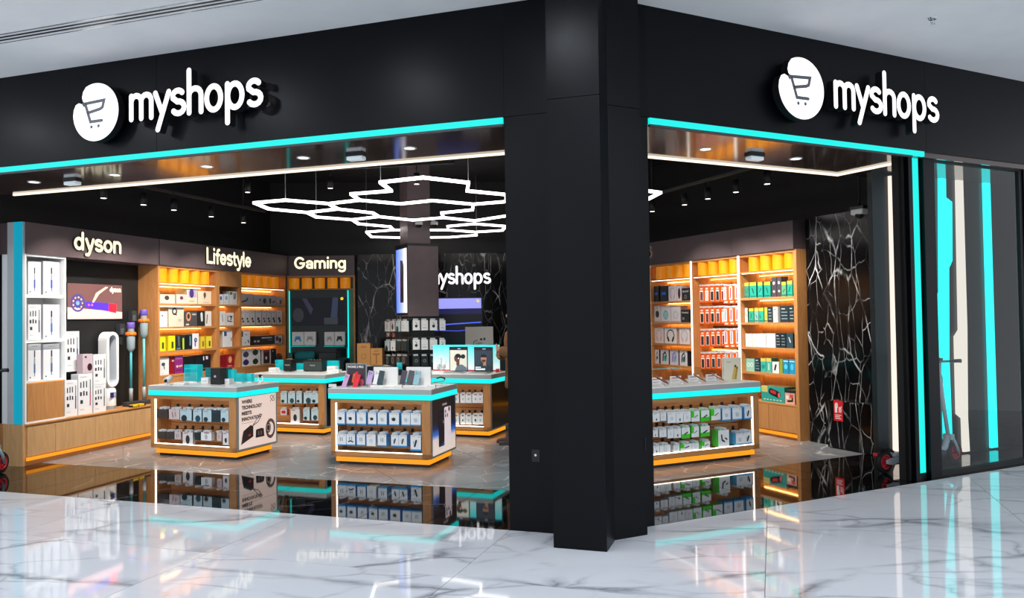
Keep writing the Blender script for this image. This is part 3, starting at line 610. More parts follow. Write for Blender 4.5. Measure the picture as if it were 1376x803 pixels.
m.build('loop', fan); MB().cyl((0, 0, .27), (0, 0, .31), .05, WHITE, 20).build('neck', fan); MB().box(-.07, -.01, -.093, -.088, .15, .22, hexmat('#2a2a70')).box(.0, .03, -.093, -.088, .16, .22, hexmat('#9aa0b0')).build('label_plate', fan)
# stick vacuums on wall docks
def vacuum(pxx, ytop, label, tube_hex, y=.19):
    x, zt = DW.px(pxx, ytop, y); x = min(x, 2.01); r = thing('stick_vacuum', label, 'vacuum cleaner', DW, x, y-.04, .4715, group='stick vacuums on wall docks'); h = zt-.47
    vio, org, gr = hexmat('#6a55b0'), hexmat('#f07818'), mat('clear_grey', '#8fa0a4', .2)
    MB().lathe([(.001, h), (.045, h), (.05, h-.02), (.05, h-.075), (.042, h-.085)], vio, n=20).build('filter_cap', r)
    MB().lathe([(.04, h-.085), (.042, h-.13)], GREY, n=16).build('motor', r)
    m = MB(); m.lathe([(.03, h-.13), (.062, h-.135), (.066, h-.16), (.062, h-.18), (.03, h-.185)], org, n=20)
    for k in range(10): a = k*.628; m.ball((.058*math.cos(a), .058*math.sin(a), h-.158), (.014, .014, .022), org, 8, 5)
    m.build('cyclone_ring', r)
    MB().lathe([(.05, h-.185), (.054, h-.2), (.052, h-.35), (.035, h-.38), (.02, h-.4)], gr, n=20).build('dust_bin', r)
    MB().tube([(0, 0, h-.39), (0, 0, .22)], .017, hexmat(tube_hex), 10).build('wand', r); MB().tube([(0, 0, .24), (0, 0, .06)], .025, GREY, 10).build('wand_joint', r)
    MB().box(-.11, .11, -.05, .05, .0, .06, DGREY).build('floor_head', r, bevel=.012)
    MB().tube([(0, -.03, h-.02), (-.0, .06, h-.06), (0, .09, h-.16), (0, .05, h-.26)], .018, DGREY, 8).build('handle', r)
    yb = .328-(y-.06); d = MB(); yb = .326-(y-.04); d.box(-.075, .01, yb-.07, yb, h-.17, h-.02, DGREY).box(-.065, .0, yb-.075, yb-.07, h-.16, h-.08, hexmat('#5a6066')); d.box(-.06, -.01, yb-.05, yb, h-.3, h-.2, DGREY); d.build('wall_dock', r, bevel=.006)
vacuum(172.5, 433, 'stick vacuum with orange cyclone hung lower beside the bladeless fan', '#3aa0ac')
vacuum(193, 415.5, 'stick vacuum with red joint hung higher next to the shelves', '#52b0b8', .17)
x, _ = DW.px(178, 546, .1)
nz = thing('vacuum_nozzle', 'yellow and black striped nozzle lying on the plinth', 'nozzle', DW, x, .022, .4715)
MB().box(-.13, .13, -.03, .03, 0, .028, DARK).build('body', nz, bevel=.008)
for k in (-.06, .05): MB().box(k-.05, k+.04, -.034, .034, .006, .032, hexmat('#f0c010')).build('stripe', nz)

# ---- bay unit builder (amber ornaments on top, lit shelves)
def bay_unit(name, label, cat, fr, x0, x1, bays, shelf_z, depth, ornaments, led_posts=(), z_led=True, parent_extra=None, base_h=0., back=OAK):
    r = thing(name, label, cat, fr)
    P = lambda nm, *bx, mt=OAK, bev=0.: MB().box(*bx, mt).build(nm, r, bevel=bev)
    P('side_panel', x0-.03, x0, 0, depth, .0, ZF0, mt=OAK); P('side_panel', x1, x1+.03, 0, depth, .0, ZF0, mt=OAK)
    P('top_panel', x0, x1, 0, depth, ZF0-.035, ZF0, mt=OAKH); P('back_panel', x0, x1, depth-.02, depth, 0, ZF0, mt=back)
    for k in range(len(bays)-1): P('divider', bays[k][1], bays[k+1][0], 0, depth-.02, .06, ZF0-.035)
    for a, b_ in bays:
        for z in shelf_z: P('shelf', a, b_, .0, depth-.02, z-.03, z, mt=OAKH)
    for (a, b_) in ornaments:
        P('ornament_shelf', a, b_, .0, .16, 2.145, 2.16, mt=OAKH); P('ornament_light', a+.02, b_-.02, .012, .03, 2.136, 2.144, mt=LEDW)
    return r
def ornaments(r, fr, centers, w, y=.09):
    for x in centers:
        m = MB(); m.lathe([(w/2, 2.165), (w/2, ZF0-.04)], AMBER, x, y, 14, math.pi, 2*math.pi, 1., .9); m.build('curved_panel', r)
def shelf_leds(r, bays, zs, d):
    for a, b_ in bays:
        for z in zs: MB().box(a+.01, b_-.01, d-.04, d-.02, z-.037, z-.031, LEDC).build('shelf_light', r)

SHZ = [1.865, 1.53, 1.19, .85]
LB = [(2.17, 3.42), (3.50, 4.02), (4.07, 5.36)]
ls = bay_unit('shelf_unit', 'oak shelf unit of boxed gadgets with amber lighting on the left wall', 'shelf unit', DW, 2.17, 5.36, LB, SHZ, .34, [LB[0], LB[2]])
MB().box(2.136, 5.40, -.03, .34, ZF0, ZF1, FASC).build('fascia', ls)
MB().box(2.15, 5.38, .03, .32, 0, .06, OAKD).build('kick', ls); MB().box(3.50, 4.02, .0, .02, 2.15, ZF0-.035, OAK).build('blank_panel', ls)
for a, b_ in LB: MB().box(a+.003, b_-.003, 0, .02, .07, .815, OAK).build('door', ls)
ornaments(ls, DW, [2.29, 2.52, 2.76, 3.0, 3.22], .19); ornaments(ls, DW, [4.16, 4.4, 4.65, 4.89, 5.13], .195)
shelf_leds(ls, [LB[0], LB[2]], [2.15] + SHZ[:3], .32); shelf_leds(ls, [LB[1]], SHZ[:3], .32)
word_sign(DW, 'Lifestyle', 275.5, 336, 354, -.04, 'glowing warm word sign on the fascia over the oak shelves')
def row(fr, y, z, d, items, where, grp):
    for k, it in enumerate(items):
        x0, x1, yt, fh, sh, desc, dec = it
        F_ = hexmat(fh); S_ = hexmat(sh)
        pxbox(fr, y, x0, x1, yt, z, d, F_, S_, f'{desc}, {where}', dec, grp=grp)
GR = 'boxed goods on the left oak shelves'
oval = lambda h: [('e', .45, .62, .16, .11, h), ('r', .6, .4, .85, .43, '#a8a098'), ('r', .6, .55, .9, .57, '#a8a098')]
A, B_, C_ = 'of the front bay', 'of the narrow bay', 'of the far bay'
row(DW, .05, SHZ[0], .2, [(215, 235, 395.5, '#d9cdb9', '#c3b294', 'flat beige box with a dark oval print', oval('#4a3a30')), (237, 252, 395.5, '#cfc4c0', '#c3b294', 'flat lilac-grey box with a red oval print', oval('#6a2a30'))], f'top shelf {A}', GR)
row(DW, .09, SHZ[0], .2, [(251, 265, 388, '#ddd0b8', '#c3b294', 'tall beige box with a violet square print', [('r', .1, .42, .95, .95, '#b9aec4'), ('e', .45, .7, .22, .3, '#4a3070'), ('r', .2, .15, .7, .2, '#a89880')]), (266, 284, 391, '#ddd3bd', '#c3b294', 'beige box with a brush print', [('e', .5, .7, .1, .14, '#5a3a2a'), ('s', [(.5, .6), (.46, .42)], .05, '#5a3a2a'), ('r', .35, .1, .85, .14, '#b0a488')])], f'top shelf {A}', GR)
dry = lambda h: [('e', .45, .62, .18, .12, h), ('s', [(.5, .6), (.55, .36)], .09, h), ('r', .2, .1, .5, .12, '#b0b4b8')]
row(DW, .05, SHZ[1], .2, [(213, 225, 418, '#e9e9ea', '#c9c2b8', 'slim white box with a grey styler print', [('s', [(.5, .7), (.48, .3)], .16, '#b9bcc2'), ('e', .4, .72, .07, .07, '#33363a')]), (226.5, 247, 412.5, '#d6cab6', '#bfae92', 'large beige box with a curled dryer print', [('o', .38, .78, .09, .17, '#3a3036'), ('s', [(.42, .66), (.5, .6)], .06, '#3a3036'), ('r', .6, .25, .85, .4, '#bfb29c')]),
    (247.5, 265, 418.5, '#4c4a4e', '#3a383c', 'dark grey box with a peach oval print', [('e', .32, .66, .18, .24, '#d89a70'), ('e', .32, .68, .1, .14, '#3a2a2a'), ('r', .6, .76, .9, .86, '#c8c0b8'), ('r', .12, .08, .35, .18, '#e0d8d0')]), (265.5, 275, 417.5, '#26272a', '#1c1c1e', 'black box with a white brush print', [('s', [(.55, .8), (.6, .4)], .3, '#d8dadc')]), (276, 284, 418, '#dfddd8', '#b8b4ac', 'slim pale box with a black styler print', [('s', [(.3, .75), (.2, .2)], .14, '#33363a')])], f'second shelf {A}', GR)
ys = [('e', .6, .45, .15, .2, '#4a5a20'), ('r', .45, .15, .75, .6, '#3c4a2a')]
row(DW, .05, SHZ[2], .18, [(213.5, 222.5, 452, '#e6dc20', '#c9b810', 'yellow trimmer box, leftmost', ys), (226, 235.5, 451, '#e6dc20', '#c9b810', 'yellow trimmer box, second', ys), (236.5, 243, 450.5, '#2a2e30', '#1a1c1e', 'dark trimmer box with a grey print', [('s', [(.55, .9), (.6, .3)], .22, '#6c7a80'), ('r', .1, .04, .9, .16, '#5c8a98')]), (243.5, 249, 450.5, '#20262a', '#1a1c1e', 'dark trimmer box with a lime stripe', [('s', [(.5, .75), (.5, .1)], .4, '#b8e020')]), (249.5, 258, 449.5, '#14181c', '#101214', 'black trimmer box with a steel print', [('s', [(.7, .85), (.7, .3)], .2, '#6a98a8')]),
    (258.5, 267, 448, '#e8ebf0', '#b8bcc4', 'white box with a blue shaver print', [('o', .5, .58, .1, .24, '#2a3a90'), ('s', [(.42, .55), (.42, .2)], .16, '#2a3a90')]), (269.5, 275, 452, '#e0c838', '#c9a820', 'narrow yellow trimmer box, third', ys), (277, 284.5, 451.5, '#e8d840', '#c9b020', 'yellow trimmer box, rightmost', ys)], f'third shelf {A}', GR)
row(DW, .05, SHZ[3], .2, [(213, 227, 480.5, '#e6e6e8', '#c0beba', 'white box with a dark hair dryer print', dry('#3c4650')), (227.5, 234, 478.5, '#8a1420', '#6a1018', 'narrow dark red box', [('r', .5, .7, .95, .78, '#d8c8c8')]), (234.5, 246, 477.5, '#8a2a78', '#6a1858', 'purple shaver box', [('r', .1, .8, .9, .95, '#b06ab0'), ('e', .3, .4, .12, .1, '#e8d0d8'), ('s', [(.55, .4), (.85, .42)], .14, '#e0a088'), ('r', .1, .15, .9, .22, '#6a1858')]), (246.5, 262, 478.5, '#17161a', '#101012', 'plain black box', [('r', .6, .2, .68, .3, '#b08a50')]), (262.5, 283, 476.5, '#161a26', '#10121a', 'wide navy black box with white marks', [('r', .5, .66, .57, .9, '#e8e8ea'), ('r', .68, .7, .82, .9, '#d8d8da'), ('r', .3, .1, .8, .2, '#6a5a40')])], f'bottom shelf {A}', GR)
sm = lambda h: [('r', .3, .45, .7, .8, h), ('r', .15, .15, .5, .2, '#9aa0a8')]
row(DW, .05, SHZ[0], .12, [(293.5, 300, 395.5, '#d4d4de', '#b0b0b8', 'small white box, first', sm('#50508a')), (300.5, 307.5, 395, '#d4d6de', '#b0b0b8', 'small white box, second', sm('#70a0a8')), (308, 319, 391.5, '#cfd2d4', '#a8aaac', 'taller white box with black earphone print', [('s', [(.6, .85), (.6, .45)], .1, '#22262a'), ('s', [(.8, .85), (.75, .45)], .1, '#22262a'), ('r', .05, .75, .4, .95, '#4a6a50')])], f'top shelf {B_}', GR)
row(DW, .05, SHZ[1], .12, [(294, 303, 418, '#e2e2e2', '#b8b4ac', 'white box with grey print', [('s', [(.5, .75), (.55, .3)], .12, '#8a9094')]), (303.5, 314, 420, '#dedede', '#b8b4ac', 'white box with black bracket print', [('s', [(.25, .75), (.2, .35), (.75, .3)], .08, '#22262a'), ('s', [(.5, .7), (.75, .7), (.6, .45)], .12, '#22262a')])], f'second shelf {B_}', GR)
row(DW, .05, SHZ[2], .12, [(299, 312, 443.5, '#e6e8ec', '#b8b4ac', 'tall white box with a blue corner mark', [('r', .15, .65, .42, .92, '#3a4a80'), ('r', .85, .35, .92, .55, '#4a4a4a')])], f'third shelf {B_}', GR)
row(DW, .05, SHZ[3], .12, [(294.5, 303, 477, '#86101c', '#5a0a12', 'dark red box, first', []), (303.5, 314.5, 476, '#a01828', '#6a0e18', 'red box with a cream oval print', [('e', .5, .62, .22, .26, '#e0b080'), ('r', .2, .12, .7, .2, '#d8b0b0')])], f'bottom shelf {B_}', GR)
ic = lambda q: [('s', q, .08, '#3a3a3e'), ('r', .08, .06, .3, .1, '#77777a')]
row(DW, .05, SHZ[0], .2, [(323, 340, 394.5, '#aaa6a8', '#98908c', 'flat grey box with a spanner print', ic([(.1, .25), (.5, .42), (.55, .6)])), (340.5, 359, 396, '#a7a3a6', '#98908c', 'flat grey box with a round part print', ic([(.45, .5), (.5, .52)]) + [('e', .8, .42, .12, .12, '#3a3a3e')]), (359.5, 371, 397, '#a4a0a4', '#98908c', 'flat grey box with two part prints', [('e', .3, .45, .12, .2, '#3a3a3e'), ('s', [(.6, .3), (.8, .4)], .1, '#3a3a3e')]), (371.5, 381.5, 398.5, '#a29ea2', '#8e8886', 'small flat grey box', [('r', .55, .2, .8, .6, '#3a3a3e'), ('r', .12, .35, .32, .6, '#c8c8ca')])], f'top shelf {C_}', GR)
wx = [(323, 329), (329.5, 335.5), (336, 342.5), (343.5, 351), (352, 357.5), (358, 364), (364.5, 371), (371.5, 379)]
row(DW, .05, SHZ[1], .12, [(a, b, 416.5+.1*k, '#dcd6d6', '#b0a49c', f'white watch box, {ORD[k]} from the left', [('e', .45, .42, .2, .16, '#33302e'), ('e', .6, .24, .2, .16, '#3a3632'), ('r', .3, .85, .7, .88, '#9a9694')]) for k, (a, b) in enumerate(wx)], f'second shelf {C_}', GR)
row(DW, .05, SHZ[2], .16, [(324, 336, 444, '#e4e4e6', '#b8b4ac', 'white box with black corner mark', [('r', .03, .6, .2, .95, '#1c2024'), ('s', [(.45, .75), (.65, .7)], .05, '#77777a'), ('s', [(.75, .35), (.85, .2)], .1, '#3a3a3e'), ('r', .35, .18, .55, .22, '#3a3a3e')]), (340, 382, 450.5, '#2a2024', '#1c1618', 'long dark box with white lettering lying', [('r', .03, .3, .09, .5, '#c8b8b0'), ('r', .13, .3, .2, .5, '#c8b8b0'), ('r', .28, .68, .62, .82, '#d8d0cc'), ('r', .48, .45, .62, .5, '#b0a8a4'), ('r', .72, .04, .98, .96, '#c8c4c8'), ('e', .8, .6, .05, .05, '#6a2030'), ('e', .9, .4, .05, .05, '#2a2a30')])], f'third shelf {C_}', GR)
four = []
for a, b_, h in ((.22, .72, '#4a4060'), (.72, .8, '#3a3c38'), (.22, .25, '#3c3070'), (.72, .25, '#30342e')): four += [('e', a, b_-.02, .15, .09, h), ('s', [(a, b_), (a+.02, b_+.14)], .05, h)]
row(DW, .05, SHZ[3], .18, [(324.5, 350, 469, '#e4e4e4', '#b8b4ac', 'big white box with four figure prints', four), (351, 364, 469.5, '#d8d0d0', '#1c1c20', 'white box with a dark middle panel', [('r', .22, .05, .85, .95, '#3a2a30'), ('r', .3, .82, .8, .97, '#c82a20'), ('e', .5, .42, .1, .1, '#e0d0c0')]), (364.5, 371, 468.5, '#2a2a32', '#1c1c20', 'dark grey box with a small white mark', [('r', .2, .8, .4, .92, '#c8ccd0'), ('e', .6, .12, .2, .06, '#b0a020')])], f'bottom shelf {C_}', GR)
x, z = 5.272, 0
pn = thing('round_speaker', 'dark round wireless speaker at the end of the far bay bottom shelf', 'speaker', DW, x, .06, SHZ[3]+.002)
MB().cyl((0, 0, .08), (0, .05, .08), .08, DGREY, 24).build('body', pn); m = MB(); m.ring(0, .08, .045, .066, -.004, hexmat('#b04a38'), 24); m.build('ring', pn)

# ---- gaming unit
gm = thing('gaming_unit', 'oak framed gaming wall unit with dark back and screen', 'display unit', GA)
P = lambda nm, *bx, mt=OAK: MB().box(*bx, mt).build(nm, gm)
P('fascia', -.05, 1.22, -.03, .1, ZF0, ZF1+.0, mt=FASC); P('side_panel', .0, .03, 0, .1, 0, ZF0); P('side_panel', 1.19, 1.22, 0, .1, 0, ZF0); P('top_panel', .03, 1.19, 0, .1, ZF0-.03, ZF0, mt=OAKH)
P('back_panel', .03, 1.19, .08, .1, 0, ZF0, mt=mat('dark_teal_panel', '#0c2024', .4)); P('edge_light', .032, .045, .02, .04, .9, 2.13, mt=TEAL); P('edge_light', 1.08, 1.10, .02, .04, .9, 2.13, mt=TEAL); P('ornament_shelf', .03, 1.19, 0, .08, 2.145, 2.16, mt=OAKH)
P('plinth', .03, 1.19, -.25, .08, 0, .5, mt=OAKH); P('green_reveal', 1.11, 1.19, .03, .08, .5, 2.14, mt=mat('green_panel', '#3f7a5a', .4))
ornaments(gm, GA, [.12, .35, .58, .81, 1.04], .185, .06)
word_sign(GA, 'Gaming', 395.5, 466, 361.5, -.04, 'glowing warm word sign on the fascia above the gaming unit')
x0, z1 = GA.px(391, 399, .02); x1, z0 = GA.px(465, 438.5, .02)
tv = thing('wall_television', 'black television with dim picture in the gaming unit', 'television', GA, x0, .02, z0); W_, H_ = x1-x0, z1-z0
MB().box(0, W_, 0, .05, 0, H_, DARK).build('casing', tv)
m = MB(); m.rect(.012, W_-.012, .02, H_-.012, -.001, mat('dim_screen', '#07080c', .2, spec=.15, emit='#10141c', es=.6)); m.face([(.72*W_, -.002, .3*H_), (.84*W_, -.002, .3*H_), (.86*W_, -.002, .97*H_), (.76*W_, -.002, .97*H_)], em('dimblue', '#1c2440', .8))
m.face([(.2*W_, -.002, .95*H_), (.36*W_, -.002, .4*H_), (.4*W_, -.002, .6*H_), (.28*W_, -.002, .95*H_)], em('dimviolet', '#1c1430', .8)); m.rect(.6*W_, .85*W_, .08*H_, .3*H_, -.002, em('dimgrey', '#22262c', .6)); m.disc(.13*W_, .4*H_, .1*W_, .13*W_, -.002, em('dimslate', '#12161a', .6)); m.disc(.93*W_, .93*H_, .028*W_, .028*W_, -.003, em('yellow', '#e8c818', 1.))
m.build('picture', tv)
for k, (x0, x1) in enumerate(((392.5, 425), (436, 463.5))):
    a, zt = GA.px(x0, 446, -.02); b_, zb = GA.px(x1, 463.5, -.02)
    gs = thing('glass_shelf', f'small lit glass shelf holding controller boxes, {["nearer the oak shelves", "nearer the marble wall"][k]}', 'shelf', GA, (a+b_)/2, -.1, zb-.012)
    MB().box(-(b_-a)/2-.01, (b_-a)/2+.01, 0, .178, 0, .01, GLASS).build('pane', gs); MB().box(-(b_-a)/2, (b_-a)/2, .0, .008, -.005, -.001, TEAL).build('edge_light', gs)
    for q in range(2):
        xc = a + (b_-a)*(.25+.5*q); cc_ = ['#3aa0e0', '#b8bcc4', '#b8bcc4', '#2a2a2c'][k*2+q]
        box_prod(GA, xc, -.05, zb, (b_-a)/2-.008, .1, zt-zb, WHITEB, WHITEB, f'white game controller box with {["a blue", "a pale grey", "a silver", "a black"][k*2+q]} controller print', 'box', [('s', [(.28, .35), (.36, .62), (.64, .62), (.72, .35)], .16, cc_), ('r', .36, .42, .64, .66, cc_), ('e', .42, .52, .05, .05, '#22262a'), ('e', .58, .52, .05, .05, '#22262a')], 'game controller boxes')
x0, z1 = GA.px(396, 472, -.2); x1, z0 = GA.px(422, 484, -.2)
bs = thing('portable_speaker', 'rounded teal portable speaker in front of the gaming unit', 'speaker', GA, (x0+x1)/2, -.14, z0); hh = (z1-z0)/2
MB().tube([(-(x1-x0)/2, 0, hh), (-(x1-x0)/2+.05, 0, hh), ((x1-x0)/2-.05, 0, hh), ((x1-x0)/2, 0, hh)], [hh*.7, hh, hh, hh*.7], mat('teal_fabric', '#14848c', .7), 18).build('body', bs); MB().box(-.12, .12, -.05, .05, 0, .012, DARK).build('foot', bs)
st_ = thing('display_shelf', 'dark display shelf across the gaming unit carrying speakers and consoles', 'shelf', GA, .6, -.14, 0); zb = z0
MB().box(-.5, .46, -.13, .15, zb-.03, zb, DARK).build('board', st_); MB().box(-.48, .44, -.1, .15, .502, zb-.03, mat('dark_teal_panel', '#0c2024', .4)).build('support', st_)
for (x0, x1, yt, lb, mt_) in ((428, 452, 474, 'low black games console with sloping top in the gaming unit', DARK), (452, 466, 468, 'glossy black boxed console standing at the right of the gaming unit', mat('glossy_black', '#0a0c10', .08)), (386.5, 393, 474, 'dark teal boxed speaker at the left of the gaming unit', mat('teal_dark_box', '#0c4a50', .3))):
    a, zt = GA.px(x0, yt, -.15); b_, _ = GA.px(x1, yt, -.15)
    box_prod(GA, (a+b_)/2, -.15, zb, b_-a-.01, .14, zt-zb, mt_, mt_, lb, 'console', [('r', .1, .1, .9, .14, '#2a3038')])
# ---- rear wall television
x0, z1 = GA.px(592, 399.5, -.05); x1, z0 = GA.px(649, 474, -.05); x0 -= .35
tv = thing('wall_television', 'large television with blue picture on the rear marble wall', 'television', GA, x0, -.05, z0); W_, H_ = x1-x0, z1-z0
MB().box(0, W_, 0, .05, 0, H_, DARK).build('casing', tv); m = MB(); m.rect(.02, W_-.02, .03, H_-.02, -.001, em('tvblack', '#080a12', .5)); m.rect(.02, W_-.02, .80*H_, H_-.02, -.002, em('tvlilac', '#9a9cf0', .9))
m.rect(.02, W_-.02, .7*H_, .8*H_, -.002, em('tvnavy', '#18184a', .8)); m.stroke([(.1*W_, .5*H_), (.6*W_, .53*H_), (.97*W_, .55*H_)], .022, -.003, -.002, em('tvblue', '#4a60e8', 1.)); m.stroke([(.1*W_, .42*H_), (.6*W_, .4*H_), (.97*W_, .44*H_)], .016, -.003, -.002, em('tvblue2', '#3a48c8', 1.)); m.disc(.93*W_, .93*H_, .03, .03, -.004, em('tvgold', '#d8c890', .9))
m.build('picture', tv)

# ================================================================== RIGHT WALL UNIT
rb = [(-1.32, -.01), (.03, 1.05), (1.09, 2.07), (2.12, 3.09)]
ru = thing('shelf_unit', 'oak shelf unit with orange phone case hooks and headphone boxes on the right wall', 'shelf unit', RC)
P = lambda nm, *bx, mt=OAK: MB().box(*bx, mt).build(nm, ru)
RD = .40; SR = [1.81, 1.48, 1.15, .82]
P('side_panel', 3.09, 3.13, 0, RD, 0, ZF0); P('end_panel', 3.13, 3.145, .0, RD+.05, 0, ZF0, mt=OAK); P('side_panel', -1.36, -1.32, 0, RD, 0, ZF0); P('top_panel', -1.32, 3.09, 0, RD, ZF0-.035, ZF0, mt=OAKH); P('back_panel', -1.32, 3.09, RD-.02, RD, .1, ZF0)
P('kick', -1.32, 3.09, .04, RD-.02, 0, .08, mt=OAKH); P('kick_light', -1.32, 3.10, .0, .03, .035, .07, mt=LEDO); P('plinth_top', -1.32, 3.09, 0, RD-.02, .42, .44, mt=OAKH)
P('fascia', -2.2, 2.0, -.03, RD, ZF0, ZF1, mt=FASC); P('fascia', 2.004, 3.13, -.03, RD, ZF0, ZF1, mt=FASC)
for k in range(3): P('divider', rb[k][1], rb[k+1][0], 0, RD-.02, .08, ZF0-.035)
for k in (1, 2, 3): P('edge_light', rb[k-1][1]+.008, rb[k][0]-.008, -.012, -.001, .46, ZF0-.01, mt=LEDW)
for k, (a, b_) in enumerate(rb):
    for q in range(2): mx_ = (a+b_)/2; P('door', (a if q == 0 else mx_)+.003, (mx_ if q == 0 else b_)-.003, .0, .02, .09, .415)
    if k in (1, 3):
        for z in SR: P('shelf', a, b_, 0, RD-.02, z-.03, z, mt=OAKH)
    if k == 0:
        for z in SR: P('shelf', a, b_, 0, RD-.02, z-.03, z, mt=OAKH)
    P('ornament_shelf', a, b_, 0, .16, 2.145, 2.16, mt=OAKH); P('ornament_light', a+.02, b_-.02, .012, .03, 2.136, 2.144, mt=LEDW)
ornaments(ru, RC, [.21, .45, .69, .91], .185); ornaments(ru, RC, [1.25, 1.48, 1.71, 1.93], .18); ornaments(ru, RC, [2.32, 2.54, 2.76, 2.97], .18)
shelf_leds(ru, [rb[1], rb[3]], [2.15] + SR, RD-.02); shelf_leds(ru, [rb[2]], [2.15, 1.6, 1.1], RD-.02)
word_sign(RC, 's', 866.5, 875, 346.5, -.05, 'glowing warm letter on the right fascia at the column edge', .16)
GR = 'boxed goods on the right oak shelves'
hp = lambda h, bg=None: ([('r', .0, .0, 1., .08, bg)] if bg else []) + [('s', [(.24, .3), (.2, .55), (.3, .78), (.5, .86), (.7, .78), (.8, .55), (.76, .3)], .06, h), ('s', [(.26, .36), (.34, .18)], .13, h), ('s', [(.74, .36), (.66, .18)], .13, h)]
onear = lambda h, e: [('s', [(.3, .25), (.35, .7), (.6, .85)], .12, h), ('e', .58, .42, .17, .24, e), ('s', [(.6, .85), (.72, .6), (.62, .45)], .08, h)]
A1, A3 = 'of the headphone bay', 'of the end bay'
row(RC, .06, SR[0], .14, [(875, 885, 384.5, '#20242a', '#16181c', 'black box with blue marks, first', [('r', .2, .42, .45, .6, '#3a6ae0'), ('r', .5, .42, .75, .6, '#3a6ae0')]), (887, 897, 384, '#262a34', '#16181c', 'dark box with blue marks, second', [('r', .2, .42, .45, .6, '#3a7ae8'), ('r', .5, .42, .75, .6, '#3a7ae8')]), (898, 909, 384, '#dcd0d6', '#b8aab0', 'white box with a pale earphone print', hp('#b0a8b0')), (909.5, 915.5, 384, '#d8ccd2', '#b8aab0', 'narrow white box with a black oval print', [('e', .5, .5, .28, .8, '#3a2630')]), (916, 926, 387, '#2c2c2e', '#1c1c1e', 'black box with white script lettering', [('t', 'Marshall', .1, .68, .2, .8, '#e8e8e8'), ('o', .5, .3, .1, .16, '#8a8a8a')])], f'top shelf {A1}', GR)
row(RC, .06, SR[1], .14, [(875.5, 887.5, 411, '#ddd4d8', '#b8aab0', 'white box with a black round speaker print', [('e', .5, .5, .28, .34, '#16161a'), ('s', [(.5, .8), (.45, .95)], .06, '#16161a'), ('r', .05, .03, .95, .06, '#b03040')]), (888, 901, 411, '#dcd6da', '#b8aab0', 'white box with a mint round speaker print', [('e', .5, .45, .24, .32, '#9acaca'), ('o', .5, .45, .22, .27, '#6aa8aa'), ('r', .05, .03, .95, .06, '#b03040')]), (901.5, 914, 411, '#dcd6da', '#b8aab0', 'white box with a pale round speaker print', [('o', .5, .45, .2, .26, '#b8b4b8'), ('r', .05, .03, .95, .06, '#b03040')]), (915, 926, 416, '#2c2c2c', '#1a1a1a', 'black box with white script lettering', [('t', 'Marshall', .1, .7, .22, .8, '#e8e8e8'), ('r', .15, .2, .4, .4, '#8a8a8a')])], f'second shelf {A1}', GR)
row(RC, .06, SR[2], .14, [(878.5, 891.5, 440, '#e6d6d2', '#c0a89c', 'white box with pink headphones print', hp('#e0a8a4')), (893, 909, 440, '#ece4e0', '#c0a89c', 'white box with black headphones print', hp('#33353c')), (912.5, 926.5, 440.5, '#e6dada', '#c0a89c', 'white box with pale grey headphones print', hp('#c0bcc4'))], f'third shelf {A1}', GR)
row(RC, .06, SR[3], .1, [(876, 885.5, 469.5, '#e6dcde', '#3a3436', 'white box with navy teal headphones print', onear('#1c3a4a', '#1a4a70')), (887.5, 898.5, 470, '#e6dcde', '#3a3436', 'white box with black cyan headphones print', onear('#1a1a1c', '#1ab8c0')), (900, 911.5, 470.5, '#dcd4e0', '#3a3436', 'white box with lilac headphones print', onear('#8a8ac0', '#9ab0d8')), (913, 923.5, 471, '#e0dcde', '#3a3436', 'white box with dark teal headphones print', onear('#16282c', '#1a7a80')), (924.5, 927.5, 472, '#1c1c1e', '#141416', 'thin black box', [])], f'bottom shelf {A1}', GR)
tq = lambda ic: [('r', 0, .78, 1, 1., '#c8b840'), ('s', ic, .13, '#12383a'), ('r', .1, .06, .9, .14, '#0c6a66')]
its = []
for k, (a, b_) in enumerate(((998, 1001.5), (1002, 1006), (1007, 1016), (1018, 1024.5), (1026.5, 1035))): its.append((a, b_, 380-.4*k, ['#2a9a84', '#3a8a78', '#1ea088', '#28a898', '#1ea08c'][k], '#156a60', f'teal accessory pack, {ORD[k]} from the divider', tq([(.3, .35), (.7, .6)] if k % 2 else [(.4, .6), (.6, .3)])))
its += [(1036.5, 1043, 372.5, '#44424a', '#2e2c32', 'tall grey light bulb box, first', [('e', .5, .7, .22, .25, '#e8e6e4'), ('e', .5, .28, .2, .2, '#d8d6d4')]), (1043.5, 1049.5, 371.5, '#46444c', '#2e2c32', 'tall grey light bulb box, second', [('e', .5, .7, .22, .25, '#e8e6e4'), ('e', .5, .28, .2, .2, '#d8d6d4')]), (1050, 1056, 378.5, '#5a9a70', '#156a60', 'teal and yellow pack beside the bulb boxes', tq([(.3, .3), (.7, .5)])), (1057.5, 1064.5, 377, '#1ea088', '#156a60', 'teal and yellow pack at the end panel', tq([(.3, .3), (.6, .6)]))]
row(RC, .07, SR[0], .12, its, f'top shelf {A3}', GR)
lines = [('r', .15, .2, .85, .24, '#8fb0b8'), ('r', .15, .4, .85, .44, '#8fb0b8'), ('r', .15, .6, .85, .64, '#8fb0b8'), ('r', .15, .8, .6, .85, '#c8d8dc')]
